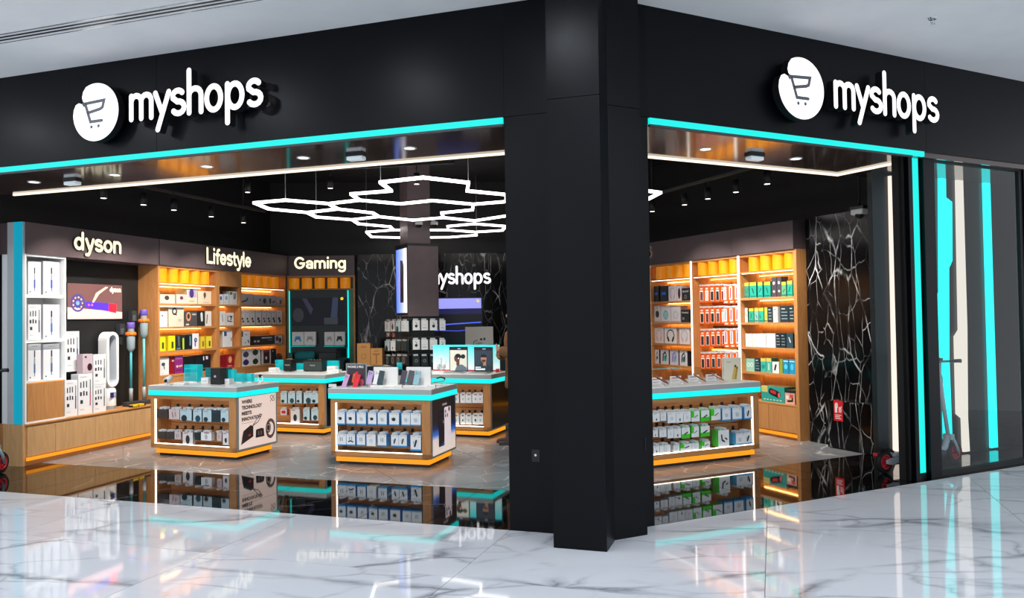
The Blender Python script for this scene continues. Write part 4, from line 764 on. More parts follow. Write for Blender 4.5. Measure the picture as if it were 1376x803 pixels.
row(RC, .07, SR[1], .12, [(993.5, 1004.5, 414, '#e2e4e4', '#1c1e20', 'white box with two black adapter prints', [('s', [(.3, .7), (.35, .45)], .16, '#1c1e20'), ('s', [(.75, .65), (.8, .4)], .14, '#1c1e20')]), (1006, 1012.5, 414, '#28a080', '#156a60', 'teal yellow pack, first', tq([(.4, .3), (.6, .6)])), (1013.5, 1019, 413.5, '#7ab0a8', '#156a60', 'pale teal pack', tq([(.4, .5), (.7, .3)])), (1019.5, 1026, 413.5, '#2aa890', '#156a60', 'teal striped pack', tq([(.2, .5), (.3, .3)])), (1027, 1031, 413, '#c8b850', '#156a60', 'narrow yellow teal pack', tq([(.4, .5), (.6, .3)])), (1031.5, 1037.5, 412.5, '#28363c', '#182226', 'dark slate pack, first', lines), (1038.5, 1045, 412, '#e0e2e2', '#b0b4b4', 'slim white box with a black loop print', [('o', .5, .4, .14, .2, '#33363a'), ('r', .15, .8, .8, .86, '#4a9a8a')]), (1048, 1059.5, 411, '#223038', '#182226', 'dark slate pack, second', lines), (1060, 1067, 410.5, '#223038', '#182226', 'dark slate pack, third', lines)], f'second shelf {A3}', GR)
lo = [('o', .35, .35, .1, .13, '#c0c4c6'), ('s', [(.6, .6), (.65, .3)], .03, '#c0c4c6'), ('r', .1, .8, .5, .83, '#c0c4c6')]
row(RC, .07, SR[2], .12, [(994, 1010.5, 448, '#e2e4e4', '#b8bcbc', 'wide white cable box, first', lo), (1011, 1016.5, 448, '#dfe1e2', '#b8bcbc', 'narrow white cable box', lo), (1017, 1029, 448, '#e2e4e4', '#b8bcbc', 'wide white cable box, second', lo), (1029.5, 1041.5, 448, '#e2e4e4', '#b8bcbc', 'wide white cable box, third', lo), (1042.5, 1048.5, 447.5, '#1e2a32', '#141c22', 'dark charger pack, first', lines), (1049, 1055.5, 447.5, '#1e2a32', '#141c22', 'dark charger pack, second', lines), (1056.5, 1065.5, 447.5, '#2a4450', '#141c22', 'blue grey pack with a white earbud print', [('s', [(.4, .7), (.6, .4)], .14, '#d0dce0')])], f'third shelf {A3}', GR)
row(RC, .07, SR[3], .12, [(997.5, 1013.5, 481.5, '#8ac0b0', '#6a9a90', 'pale mint round print box', [('o', .3, .5, .12, .18, '#d8e8e0'), ('o', .7, .5, .12, .18, '#d8e8e0')]), (1014.5, 1021, 481, '#1e3440', '#141c22', 'dark slate cable pack', lines), (1022, 1029, 481, '#3ab0a0', '#1a7a70', 'teal yellow cable box, first', [('r', 0, .75, 1, 1, '#d0c060'), ('e', .5, .4, .3, .3, '#1a8a90')]), (1029.5, 1036.5, 481, '#4ab0a0', '#1a7a70', 'teal yellow cable box, second', [('r', 0, .75, 1, 1, '#d0c060'), ('s', [(.5, .6), (.5, .2)], .16, '#d8e8e0')]), (1037.5, 1046.5, 486, '#e6e8e8', '#b0b4b4', 'white box with a black holder print', [('s', [(.4, .3), (.55, .7)], .25, '#1c1e20')]), (1047.5, 1051.5, 482, '#8a9a3a', '#4a5a2a', 'narrow olive pack', []), (1052, 1059.5, 483, '#1a8ab8', '#0c4a68', 'bright blue pack, first', [('e', .5, .5, .3, .35, '#5ad0e8'), ('r', .1, .85, .9, .92, '#c8e8f0')]), (1060, 1068.5, 483.5, '#1a90c0', '#0c4a68', 'bright blue pack, second', [('e', .5, .5, .25, .4, '#4ac8e8'), ('r', .1, .85, .9, .92, '#c8e8f0')])], f'bottom shelf {A3}', GR)
row(RC, .05, .44, .2, [(1023, 1054, 519, '#2a9a90', '#187068', 'wide teal box with a black portable speaker print', [('r', 0, .6, .28, 1, '#c8c070'), ('s', [(.42, .68), (.74, .5)], .2, '#17171a'), ('s', [(.44, .68), (.6, .6)], .1, '#c03038'), ('e', .77, .48, .05, .08, '#e06060')] + [('r', .1+.14*q, .12, .18+.14*q, .17, '#d8f0ea') for q in range(6)]), (1054.5, 1068, 524, '#d8a898', '#12201e', 'peach box with a black speaker photo', [('r', 0, .8, 1, 1, '#142a28'), ('s', [(.3, .2), (.75, .25), (.75, .5)], .14, '#17171a'), ('r', .1, .35, .4, .6, '#f0e0d8'), ('r', .5, .45, .85, .7, '#d05040')])], 'low shelf of the end bay', GR)
# ---- hanging packs
PK = {}; OPEN = {}
def pack_mesh(kind, v, w, h, d):
    key = (kind, v, round(w, 3), round(h, 3), round(d, 3))
    if key in PK: return PK[key]
    mb = MB(); B = hexmat('#1c98de'); Wt = hexmat('#f0f4f6'); GRN = hexmat('#3ed024'); OR = hexmat('#ee6418'); bk = '#23272c'
    def body(fr_, sd): mb.box(-w/2, w/2, 0, d, 0, h, sd, front=fr_)
    tb = hexmat('#cfd6da', .2); mb.box(-w*.28, -.006, d*.4, d*.4+.001, h, h+.026, tb); mb.box(.006, w*.28, d*.4, d*.4+.001, h, h+.026, tb); mb.box(-.006, .006, d*.4, d*.4+.001, h+.019, h+.026, tb)
    icon = [[('e', .45, .5, .2, .17, bk), ('s', [(.2, .58), (.35, .52)], .05, '#7a8086')], [('s', [(.38, .7), (.4, .4)], .05, bk), ('s', [(.6, .7), (.6, .4)], .05, bk)], [('s', [(.55, .65), (.4, .3)], .17, bk), ('s', [(.3, .6), (.3, .45)], .04, bk)], [('o', .5, .45, .1, .16, '#b0b8be'), ('s', [(.3, .6), (.6, .35)], .03, '#b0b8be')], [('s', [(.25, .35), (.5, .42), (.75, .33)], .12, bk), ('s', [(.35, .75), (.37, .5)], .05, bk), ('s', [(.6, .75), (.6, .5)], .05, bk)], []][v % 6]
    if kind == 'blue': body(Wt, B); decal(mb, w, h, [('r', 0, 0, 1, .1, '#1c98de'), ('r', .08, .9, .4, .92, '#9aa4aa'), ('e', .82, .9, .07, .05, '#e8a060')] + icon)
    elif kind == 'green': body(Wt, GRN); decal(mb, w, h, [('r', 0, 0, 1, .38, '#3ed024'), ('s', [(.3, .35), (.7, .55)], .12, bk)] if v % 2 else [('r', 0, .4, .32, 1, '#3ed024'), ('s', [(.4, .4), (.75, .6)], .07, bk)])
    elif kind == 'greentall': body(Wt, GRN); decal(mb, w, h, [('s', [(.3, .7), (.35, .4), (.55, .3)], .12, bk), ('s', [(.65, .5), (.8, .42)], .1, bk)])
    elif kind == 'white': body(Wt, hexmat('#c4cdd2')); decal(mb, w, h, [('r', .12, .85, .5, .88, '#a8b0b6')] + ([('r', .45, .15, .6, .4, bk)] if v % 3 == 1 else [('o', .5, .45, .1, .15, '#c4cacc')]))
    elif kind == 'redwhite': body(Wt, hexmat('#b8bec2')); decal(mb, w, h, [('r', .3, .9, .8, 1., '#c02030'), ('e', .5, .45, .14, .2, bk if v % 2 else '#b8c4ca')])
    elif kind == 'mint': body(hexmat('#c3dbe4'), hexmat('#0f3440')); decal(mb, w, h, [('e', .55, .25, .3, .3, '#1c4a5a'), ('r', .1, .85, .6, .9, '#8aa8b4')] if v % 2 else [('e', .35, .2, .25, .22, '#12303a'), ('r', .1, .85, .6, .9, '#8aa8b4')])
    elif kind == 'petrol': body(hexmat('#0f3038'), hexmat('#0a2026')); decal(mb, w, h, [('r', .1, .8, .6, .85, '#2a5a64')])
    elif kind == 'pouch': body(hexmat('#3c3836'), hexmat('#26221f')); decal(mb, w, h, [('r', .1, .8, .9, .84, '#5a5450'), ('s', [(.25, .2), (.3, .7)], .04, '#55504c')])
    elif kind == 'pinkpouch': body(hexmat('#d8c8c8'), hexmat('#b09a9a')); decal(mb, w, h, [('s', [(.3, .7), (.4, .2)], .06, '#8a3038'), ('s', [(.6, .75), (.65, .3)], .05, '#6a5a5a')])
    elif kind == 'mouse': body(hexmat('#e6e2e2'), hexmat('#8a8488')); decal(mb, w, h, [('e', .5, .38, .2, .34, '#2c2c30'), ('r', .1, .9, .5, .95, '#c03040')])
    elif kind == 'redpk': body(hexmat('#e0dcdc'), hexmat('#b01828')); decal(mb, w, h, [('r', .15, .3, .8, .75, '#d02028')])
    elif kind == 'orange': body(OR, OR); decal(mb, w, h, [('r', .16, .1, .84, .74, '#f8ece6'), ('r', .22, .12, .78, .66, ['#26302c', '#7a3038', '#2a3a34', '#6a4a48', '#e0d8d6', '#30343a'][v % 6]), ('r', .25, .8, .75, .9, '#f8e0d4')])
    elif kind == 'orangew': body(OR, OR); decal(mb, w, h, [('r', .05, .22, .62, .98, '#f2e8ea'), ('s', [(.34, .85), (.3, .35)], .24, ['#d8485a', '#e8606a', '#a8a4ac'][v % 3]), ('r', .2, .06, .8, .14, '#fff0e8')])
    elif kind == 'card': body(hexmat('#e2e4e6'), hexmat('#1c1e22')); decal(mb, w, h, [('e', .5, .42, .2, .2, '#26282c'), ('s', [(.4, .8), (.6, .6)], .07, '#5a5e64')] if v % 2 else [('r', .2, .2, .8, .3, '#b8bcc0'), ('r', .2, .5, .8, .56, '#c8ccd0')])
    elif kind == 'earset': body(hexmat('#24282c'), hexmat('#14161a')); decal(mb, w, h, [('o', .5, .5, .14, .22, '#8a9aa0')])
    PK[key] = mb.mesh('hanging_pack'); return PK[key]
def hang(fr, y, x0, x1, yt, yb, kind, v, n, label, grp, d=.022, hooks=None, at=None):
    a, zt = fr.px(x0, yt, y); b_, _ = fr.px(x1, yt, y); xm = (a+b_)/2; _, zb = fr.px((x0+x1)/2, yb, y); _, zt = fr.px((x0+x1)/2, yt, y)
    if id(fr) in OPEN:
        lo, hi = OPEN[id(fr)]; sh = max(0, lo-a) - max(0, b_-hi); a += sh; b_ += sh; xm += sh; zb = max(zb, .162)
    if at is not None: xm = at
    me = pack_mesh(kind, v, b_-a, zt-zb, d)
    for q in range(n):
        o = bpy.data.objects.new('hanging_pack', me); COL.objects.link(o); put(o, fr, xm, y + q*(d+.003), zb)
        tag(o, label if q == 0 else f'{label}, {ORD[q]} back', 'pack', grp)
    if hooks is not None: hooks.append((xm, zt+.010, y, n))
HK = {}
def build_hooks(root, hooks, yback):
    for x, z, y, n in hooks:
        L = max(.05, yback - y + .02); key = round(L, 3)
        if key not in HK:
            m = MB(); m.cyl((0, 0, 0), (0, -L, 0), .0035, CHROME, 6); m.box(-.014, .014, -.012, 0, -.012, .03, DARK); m.box(-.022, .022, -L-.002, -L, -.006, .016, hexmat('#c8ccce', .15)); HK[key] = m.mesh('hook')
        link('hook', HK[key], root, (x, yback, z))
ROWS4 = ((384.5, 405.5, 'top'), (413.5, 434.5, 'second'), (443.5, 464.5, 'third'), (474, 494.5, 'bottom'))
hooks = []
for yt, yb, nm in ROWS4:
    for k in range(8):
        xx = 932.3 + 7.25*k
        if k < 5: hang(RC, .12, xx, xx+6.3, yt+.5-.25*k, yb+1-.25*k, 'orange', k + len(nm), 3, f'orange phone case pack, {ORD[k]} from left, {nm} hook row', 'orange phone case packs', .02, hooks, 1.150+.119*k)
        else: hang(RC, .07, xx-.3, xx+6.9, yt+1.5-.3*k, yb+4-.3*k, 'orangew', k + len(nm), 3, f'orange pack with white panel, {ORD[k]} from left, {nm} hook row', 'orange phone case packs', .02, hooks, 1.150+.119*k)
build_hooks(ru, hooks, RD-.02)
for z in sorted({round(h[1], 1) for h in hooks}): P('hook_rail', 1.09, 2.07, RD-.028, RD-.02, z-.01, z+.02, mt=DGREY)

# ================================================================== COUNTERS
ZTOP = .845
def mk(fr0, right, L):
    f = Fr((0, 0), math.degrees(fr0)) if not isinstance(fr0, (int, float)) else Fr((0, 0), fr0)
    f.o = (right[0] - L*f.e[0], right[1] - L*f.e[1]); return f
C1 = mk(-21.5, (-3.16, 8.96), 1.32); C2 = mk(-17.3, (-.87, 8.33), 1.235); C3 = mk(-19, (-2.59, 10.81), 1.28); C4 = mk(-20, (-.29, 10.35), 1.28); C5 = mk(25.2, (2.75, 8.74), 1.9)
def counter(fr, L, D, label, side=None, led_left=True, rp=.1, lp=.055):
    OPEN[id(fr)] = (.02+lp+.014, L-.02-rp-.014)
    r = thing('display_counter', label, 'counter', fr)
    P = lambda nm, *bx, mt=OAK, bev=0.: MB().box(*bx, mt).build(nm, r, bevel=bev)
    P('top', 0, L, 0, D, .785, ZTOP, mt=TOPW, bev=.004)
    e = MB(); e.box(-.004, L+.004, -.004, 0, .785, ZTOP-.006, TOPG); e.box(L, L+.004, 0, D, .785, ZTOP-.006, TOPG); e.build('top_edge', r)
    t = MB(); t.box(-.002, L+.002, -.002, D, .728, .784, TEAL); t.build('light_band', r)
    P('post', .02, .02+lp, .01, .3, .10, .728); P('post', L-.02-rp, L-.02, .01, .3, .10, .728, mt=OAK)
    P('bottom_rail', .02, L-.02, .01, .3, .10, .15, mt=OAKH); P('top_rail', .02, L-.02, .012, .03, .682, .728, mt=OAKH); P('top_board', .02, L-.02, .03, .3, .716, .728, mt=OAKH)
    x0, x1 = .02+lp, L-.02-rp
    n = 5
    for k in range(n): z = .15 + k*.11; P('slat', x0, x1, .27, .29, z+.003, z+.107, mt=OAKH)
    P('back_board', x0, x1, .29, .3, .15, .70, mt=OAKD); P('core', .02, L-.02, .3, D-.02, .10, .728, mt=OAK)
    P('kick', .08, L-.08, .09, D-.08, 0, .10, mt=DARK)
    k_ = MB(); k_.box(.06, L-.055, .05, .075, .035, .082, LEDO); k_.box(L-.08, L-.055, .075, D-.06, .035, .082, LEDO); k_.build('kick_light', r)
    P('led_strip', x0, x1, .014, .026, .151, .157, mt=LEDK); P('led_strip', x0, x1, .034, .05, .706, .715, mt=LEDK)
    if led_left: P('led_strip', x0+.002, x0+.011, .02, .032, .165, .69, mt=LEDK)
    else: P('led_strip', x1-.011, x1-.002, .02, .032, .165, .69, mt=LEDK)
    if side is not None: side(r, L, D)
    return r
def side_panel(r, L, D, mt, extra=None, z0=.125, z1=.718):
    MB().box(.02, D-.01, -.006, .02, .105, .726, GREY).build('side_frame', r, (L-.02, 0, 0), math.pi/2)
    m = MB(); m.rect(.05, D-.035, z0, z1, -.0075, mt); p = m.build('poster', r, (L-.02, 0, 0), math.pi/2)
    for ex in extra or ():
        m = MB(); ex(m, .05, D-.085, z0, z1-z0); m.build('print', p)
    return p
def poster1(m, u0, w, z0, h):
    X = lambda a: u0 + a*w; Z = lambda b: z0 + b*h; y = -.009; tx = hexmat('#4a3a3c')
    for q, t in enumerate(('WHERE', 'TECHNOLOGY', 'MEETS', 'INNOVATION')): text_into(m, t, .055, X(.07), Z(.875-.112*q), y, tx, .003, 'LEFT', [.27, .54, .26, .5][q]*w)
    m.rect(X(.07), X(.38), Z(.485), Z(.493), y, hexmat('#b8a49e'))
def poster1d(m, u0, w, z0, h):
    X = lambda a: u0 + a*w; Z = lambda b: z0 + b*h; y = -.009; tx = hexmat('#4a3a3c')
    for a in range(3):
        for b_ in range(3):
            if (a+b_) % 2 == 0: m.stroke([(X(.84+.045*a), Z(.84+.045*b_)), (X(.87+.045*a), Z(.87+.045*b_))], .008, y-.0003, y, tx)
            else: m.stroke([(X(.87+.045*a), Z(.84+.045*b_)), (X(.84+.045*a), Z(.87+.045*b_))], .008, y-.0003, y, tx)
def poster1a(m, u0, w, z0, h):
    X = lambda a: u0 + a*w; Z = lambda b: z0 + b*h; k = hexmat('#2a2326'); y = -.009
    m.face([(X(.1), y, Z(.1)), (X(.37), y, Z(.2)), (X(.37), y, Z(.40)), (X(.3), y, Z(.435)), (X(.11), y, Z(.34))], k); m.face([(X(.05), y-.0003, Z(.08)), (X(.1), y-.0003, Z(.1)), (X(.11), y-.0003, Z(.34)), (X(.08), y-.0003, Z(.24))], hexmat('#4a4346'))
    m.disc(X(.27), Z(.24), .018*w*2, .022*h, y-.0005, hexmat('#e03030')); m.stroke([(X(.35), Z(.41)), (X(.5), Z(.47)), (X(.6), Z(.6)), (X(.55), Z(.62)), (X(.45), Z(.51)), (X(.36), Z(.42))], .010, y-.0004, y, hexmat('#5a4a48'))
def poster1b(m, u0, w, z0, h):
    X = lambda a: u0 + a*w; Z = lambda b: z0 + b*h; k = hexmat('#2a2326'); y = -.009
    m.face([(X(.43), y, Z(.16)), (X(.67), y, Z(.16)), (X(.65), y, Z(.32)), (X(.58), y, Z(.335)), (X(.44), y, Z(.32))], k); m.rect(X(.5), X(.53), Z(.2), Z(.28), y-.0003, hexmat('#8a7a78')); m.rect(X(.57), X(.6), Z(.2), Z(.28), y-.0003, hexmat('#8a7a78'))
def poster1c(m, u0, w, z0, h):
    X = lambda a: u0 + a*w; Z = lambda b: z0 + b*h; k = hexmat('#2a2326'); y = -.009
    m.ring(X(.84), Z(.29), .09*w, .135*w, y, hexmat('#6a5a58'), 24, 1.35); m.disc(X(.78), Z(.31), .07*w, .095*w, y-.0004, k); m.ring(X(.78), Z(.31), .04*w, .055*w, y-.0006, hexmat('#c8b8b0'), 18, 1.3)
def poster2(m, u0, w, z0, h, which):
    X = lambda a: u0 + a*w; Z = lambda b: z0 + b*h; y = -.009
    rr = lambda a, b, c_, d, col, yy: m.prism([(X(a)+.012, Z(b)), (X(c_)-.012, Z(b)), (X(c_), Z(b)+.012), (X(c_), Z(d)-.012), (X(c_)-.012, Z(d)), (X(a)+.012, Z(d)), (X(a), Z(d)-.012), (X(a), Z(b)+.012)], yy, yy+.0005, col)
    if which == 0:
        rr(.25, .12, .5, .78, hexmat('#16203a'), y)
        for a, b_ in ((.31, .72), (.4, .72), (.31, .62), (.4, .62)): m.disc(X(a), Z(b_), .03*w, .03*w, y-.001, hexmat('#30384e'), 12)
        m.disc(X(.45), Z(.56), .02*w, .03*w, y-.001, hexmat('#c8d0e0'), 10); m.face([(X(.26), y-.0012, Z(.13)), (X(.49), y-.0012, Z(.13)), (X(.49), y-.0012, Z(.2))], hexmat('#2a6ad0'))
    elif which == 2: m.rect(X(.42), X(.62), Z(.86), Z(.90), y, hexmat('#e8e4e4'))
    else:
        rr(.5, .17, .79, .82, mat('poster_pale_phone', '#f2e4ea', .4, emit='#f2e4ea', es=.5), y-.001)
        m.disc(X(.71), Z(.77), .035*w, .045*w, y-.002, hexmat('#26262a'), 14)
        for a, b_ in ((.555, .74), (.555, .66), (.64, .66)): m.disc(X(a), Z(b_), .022*w, .035*w, y-.002, hexmat('#4a2a30'), 10)
PINK = mat('poster_blush', '#efd9d0', .4, emit='#f3d8cc', es=.45)
PGRAD = vgrad('poster_night_gradient', [(0, '#f6e6da'), (.26, '#f2e2da'), (.36, '#2f78d8'), (.47, '#0d2a60'), (.58, '#0d1a24'), (1, '#0a161c')], .125, .718, .3, .5)
GLB = mat('glossy_black_panel', '#0c1416', .12)
c1 = counter(C1, 1.32, .74, 'oak counter with teal light band and blush advertising side, front left', lambda r, L, D: side_panel(r, L, D, PINK, (poster1, poster1a, poster1b, poster1c, poster1d)))
c2 = counter(C2, 1.235, .74, 'oak counter with teal light band and two-phone advertising side, front centre', lambda r, L, D: side_panel(r, L, D, PGRAD, (lambda *a: poster2(*a, 0), lambda *a: poster2(*a, 1), lambda *a: poster2(*a, 2))))
c3 = counter(C3, 1.28, .72, 'oak counter with teal light band and dark side, behind the front left counter', lambda r, L, D: side_panel(r, L, D, GLB))
c4 = counter(C4, 1.28, .72, 'oak counter with teal light band under the laptops, rear centre', lambda r, L, D: side_panel(r, L, D, GLB))
c5 = counter(C5, 1.9, .74, 'long oak counter with teal light band in the right opening', led_left=False, lp=.055, rp=.075)
# ---- hanging goods
H = []; g = 'blue packs on the centre counter'
for k, (a, b_) in enumerate(((448.5, 459.5), (465.5, 477), (479.5, 491.5), (494.5, 505.5), (507.5, 519.5), (523, 536), (539.5, 551), (555, 568.5))):
    hang(C2, .015, a, b_, 553.5+.25*k, 570+.3*k, 'blue', [0, 0, 3, 0, 3, 0, 3, 3][k], 4, f'blue and white pack, {ORD[k]} from the left, upper row, centre counter', g, .024, H)
for k, (a, b_) in enumerate(((451, 463.5), (465.5, 477), (479.5, 490.5), (492.5, 504.5), (507.5, 519), (525.5, 535.5), (536, 546.5), (551.5, 565.5))):
    hang(C2, .015, a, b_, 582.5+.3*k, 598+.35*k + (5 if k == 7 else 0), 'white' if k == 3 else 'blue', [1, 4, 1, 0, 1, 2, 2, 2][k], 4, f'blue and white pack, {ORD[k]} from the left, lower row, centre counter', g, .024, H)
build_hooks(c2, H, .27)
H = []; g = 'packs on the front left counter'; T = ['pouch', 'pinkpouch', 'mint', 'mint', 'mint', 'petrol', 'mint']
for k, (a, b_) in enumerate(((211, 225.5), (227, 241), (242, 257.5), (259.5, 271), (272.5, 284), (284.5, 296.5), (298, 308.5))):
    hang(C1, .02, a, b_, 549.5+.3*k, 561.5+1.2*min(k, 3)+.3*k, T[k], k, 3, f'{["dark pouch", "pinkish pouch", "pale blue box", "pale blue box", "pale blue box", "petrol box", "pale blue box"][k]}, {ORD[k]} from the left, upper row, front left counter', g, .026, H)
T = ['pouch', 'pouch', 'pinkpouch', 'mouse', 'petrol', 'redwhite', 'pinkpouch', 'mouse']
for k, (a, b_) in enumerate(((212, 222.5), (223, 233.5), (234.5, 243), (245.5, 259), (262, 268.5), (270, 284), (291.5, 297.5), (300.5, 308.5))):
    hang(C1, .02, a, b_, 579.5+.25*k, 589+2.5*(k == 3)+.5*k + (5 if k in (3, 7) else 0), T[k], k+1, 2, f'{["black pouch", "black pouch", "pink pouch", "white mouse pack", "petrol slim pack", "red topped pack", "narrow pink pack", "white mouse pack"][k]}, {ORD[k]} from the left, lower row, front left counter', g, .026, H)
build_hooks(c1, H, .27)
H = []; g = 'packs on the rear left counter'
for k, (a, b_) in enumerate(((377, 385.5), (387, 396.5), (398, 405.5), (408, 419.5), (421, 430))): hang(C3, .03, a, b_, 527.5, 541.5, 'mint', k, 2, f'pale pack with dark blob, {ORD[k]} from the left, upper row, rear left counter', g, .022, H)
for k, (a, b_) in enumerate(((377, 385.5), (390.5, 402.5), (407.5, 416), (420.5, 430))): hang(C3, .03, a, b_, 549.5, [557.5, 570, 564.5, 564.5][k], ['redpk', 'mouse', 'mint', 'mint'][k], k, 2, f'{["red printed", "tall black mouse", "pale blue", "pale blue"][k]} pack, {ORD[k]} from the left, lower row, rear left counter', g, .022, H)
build_hooks(c3, H, .27)
H = []; g = 'packs on the rear centre counter'
for k, (a, b_) in enumerate(((608.5, 616.5), (618.5, 625), (625.5, 633.5), (634.5, 643), (645, 652.5))):
    hang(C4, .03, a, b_, 529.5, 541, 'redwhite', 0, 2, f'white pack with red corner, {ORD[k]} from the left, upper row, rear centre counter', g, .022, H)
    hang(C4, .03, a, b_, 557.5, 570, 'redwhite', k, 2, f'white pack with red corner, {ORD[k]} from the left, lower row, rear centre counter', g, .022, H)
build_hooks(c4, H, .27)
H = []; g = 'packs on the right counter'
rows5 = [('upper', [(864, 876, 555, 567, 'white'), (877, 886.5, 555, 566.5, 'white'), (887.5, 895, 554, 565, 'white'), (897, 908, 554, 568, 'white'), (908.5, 918, 553.5, 567.5, 'white'), (918.5, 928, 553, 566.5, 'white'), (929, 940, 552, 566, 'green'), (942, 953, 551, 565.5, 'green'), (955.5, 968, 549, 564, 'green'), (970.5, 981.5, 548.5, 565, 'blue'), (984, 996.5, 547.5, 564, 'blue'), (1003.5, 1013.5, 546, 562.5, 'blue')]),
         ('middle', [(864, 876, 578, 588, 'white'), (877, 884, 577.5, 587, 'white'), (886, 895.5, 577, 587, 'white'), (897, 905, 576, 588.5, 'white'), (905.5, 915, 575.5, 588, 'white'), (916, 927, 574, 588.5, 'green'), (929, 939, 573, 587, 'green'), (941.5, 953.5, 572, 586, 'green')]),
         ('lower', [(864, 876, 599, 611, 'white'), (878, 886, 598.5, 610.5, 'white'), (886.5, 901, 598, 612, 'white'), (905, 913, 597.5, 611, 'white'), (914.5, 929.5, 596, 611.5, 'green'), (930, 939, 595, 612.5, 'white'), (943, 954, 593, 606, 'green')]),
         ('right-hand lower', [(965, 979.5, 577.5, 601.5, 'greentall'), (988.5, 1000, 582, 601.5, 'blue'), (1004, 1015.5, 580, 599.5, 'blue')])]
for nm, its in rows5:
    for k, (a, b_, yt, yb, kd) in enumerate(its): hang(C5, .02, a, b_, yt, yb, kd, {'blue': [3, 3, 2][k % 3], 'green': k, 'white': k, 'greentall': 0}[kd], 4 if kd in ('blue', 'greentall') else 3, f'{ {"white": "white", "green": "white and green", "blue": "blue and white", "greentall": "tall green"}[kd]} pack, {ORD[k]} from the left, {nm} row, right counter', g, .026, H)
build_hooks(c5, H, .27)

# ================================================================== COUNTER-TOP GOODS
def mpp(fr, x, y): return fr.w(x, y)[1]/F            # metres per photo pixel at that place
def top_place(fr, pxc, pyb, z=ZTOP):                  # keep within the counter top (0.72 deep)
    x, y = fr.g(pxc, pyb, z); y2 = min(max(y, .04), .56)
    if y2 != y: x = fr.px(pxc, pyb, y2)[0]
    return x, y2
def phone(fr, x, y, z, w, h, col, label, tilt=-.25, yaw=0., cams=True, screen=False, grp='phones on show', lean=0.):
    r = thing('smartphone', label, 'phone', fr, x, y, z, yaw, grp); r.rotation_euler = (tilt, lean, fr.a + yaw)
    m = MB(); m.box(-w/2, w/2, 0, .009, 0, h, hexmat(col, .2)); m.build('body', r, bevel=.003)
    m = MB()
    if screen: m.rect(-w/2+.004, w/2-.004, .004, h-.004, -.0006, mat('phone_screen', '#07080c', .05))
    if cams:
        for a, b_ in ((-.2, .86), (-.2, .74), (.12, .8)): m.disc(a*w, b_*h, .09*w, .09*w, -.0008, hexmat('#20242a', .1), 12)
    m.build('screen' if screen else 'camera_lens', r); return r
# --- centre counter
x, y = top_place(C2, 476, 519.5); s = mpp(C2, x, y)
bd = thing('advert_board', 'standing red phone advert board on the centre counter', 'advert board', C2, x, .21, ZTOP); W_, H_ = 31*s, 31*s
MB().box(-W_/2, W_/2, 0, .012, 0, H_, hexmat('#8f9796')).build('board', bd); m = MB(); m.rect(-W_/2+.012, W_/2-.012, .012, H_-.012, -.001, hexmat('#3a3440')); text_into(m, 'PHONE 2 PRO', .036, -W_/2+.022, H_-.05, -.002, WHITE, .001, 'LEFT', W_-.06); m.build('caption', bd); m = MB()
m.face([(-.03, -.0015, .03), (.0, -.0015, .03), (.02, -.0015, .17), (-.01, -.0015, .16)], hexmat('#e02030')); m.build('print', bd); m = MB(); m.face([(-.06, -.0015, .05), (-.035, -.0015, .04), (-.01, -.0015, .15), (-.04, -.0015, .14)], hexmat('#e86a40')); m.build('print', bd); m = MB(); m.disc(.065, .05, .028, .035, -.0015, hexmat('#c04a60')); m.build('print', bd)
for (px_, col, lb, yw) in ((461.5, '#c79ac8', 'lilac pink phone leaning before the red advert board', -.15), (476.5, '#d81828', 'bright red phone leaning before the red advert board', .1)):
    x = C2.px(px_, 517, .13)[0]; phone(C2, x, .13, ZTOP, .06, .15, col, lb, -.25, yw, lean=.22)
for (pc, nm, ph) in ((515, 'first', ((502.5, '#b09ac8', 'lilac'), (511, '#e4e6ea', 'white'), (518, '#1c3a40', 'dark green'))), (559.5, 'second', ((547, '#3a3448', 'dark violet'), (556, '#4a4a54', 'grey'), (566, '#8ab8c4', 'pale teal')))):
    x, y = top_place(C2, pc, 519.5); s = mpp(C2, x, y)
    wb = thing('display_block', f'white phone display block, {nm} from the red advert board', 'display block', C2, x, y+.03, ZTOP, group='white phone display blocks'); W_, H_ = 36*s, 26*s
    MB().box(-W_/2, W_/2, .03, .05, 0, H_, WHITE).build('backboard', wb, bevel=.003); MB().box(-W_/2, W_/2, -.06, .03, 0, .018, WHITE).build('base', wb, bevel=.004); 
    for q, (px_, col, cn) in enumerate(ph): xx, yy = top_place(C2, px_, 518); phone(C2, xx, y-.02+.02*(q == 1), ZTOP+.026, .066, .158, col, f'{cn} phone on the {nm} white display block', -.22, 0, lean=.14)
x, y = top_place(C2, 537, 511)
gt = thing('gadget_stand', 'tall acrylic stand of teal pens behind the white blocks', 'stand', C2, x, y, ZTOP)
MB().box(-.035, .035, -.02, .02, 0, .10, hexmat('#b8c4c0')).build('base', gt, bevel=.004); MB().box(-.034, .034, -.015, .015, .10, .17, DARK).build('panel', gt)
for k in range(5): MB().cyl((-.028+.014*k, 0, .17), (-.028+.014*k, 0, .25), .006, CYAN, 8).build('pen', gt)
x, y = top_place(C2, 590, 517)
vr = thing('smart_glasses', 'clear wraparound glasses display at the right end of the centre counter', 'glasses', C2, x, y, ZTOP)
MB().tube([(-.05, -.02, .03), (0, -.05, .04), (.06, -.01, .045), (.05, .06, .06), (.0, .09, .075)], .006, GREY, 8).build('frame', vr); MB().box(-.06, .05, -.05, -.02, 0, .02, WHITE).build('stand', vr, bevel=.004); MB().tube([(-.05, .05, .07), (0, .06, .085), (.06, .03, .075)], .008, DARK, 8).build('arm', vr)
x, y = top_place(C2, 446, 519.5)
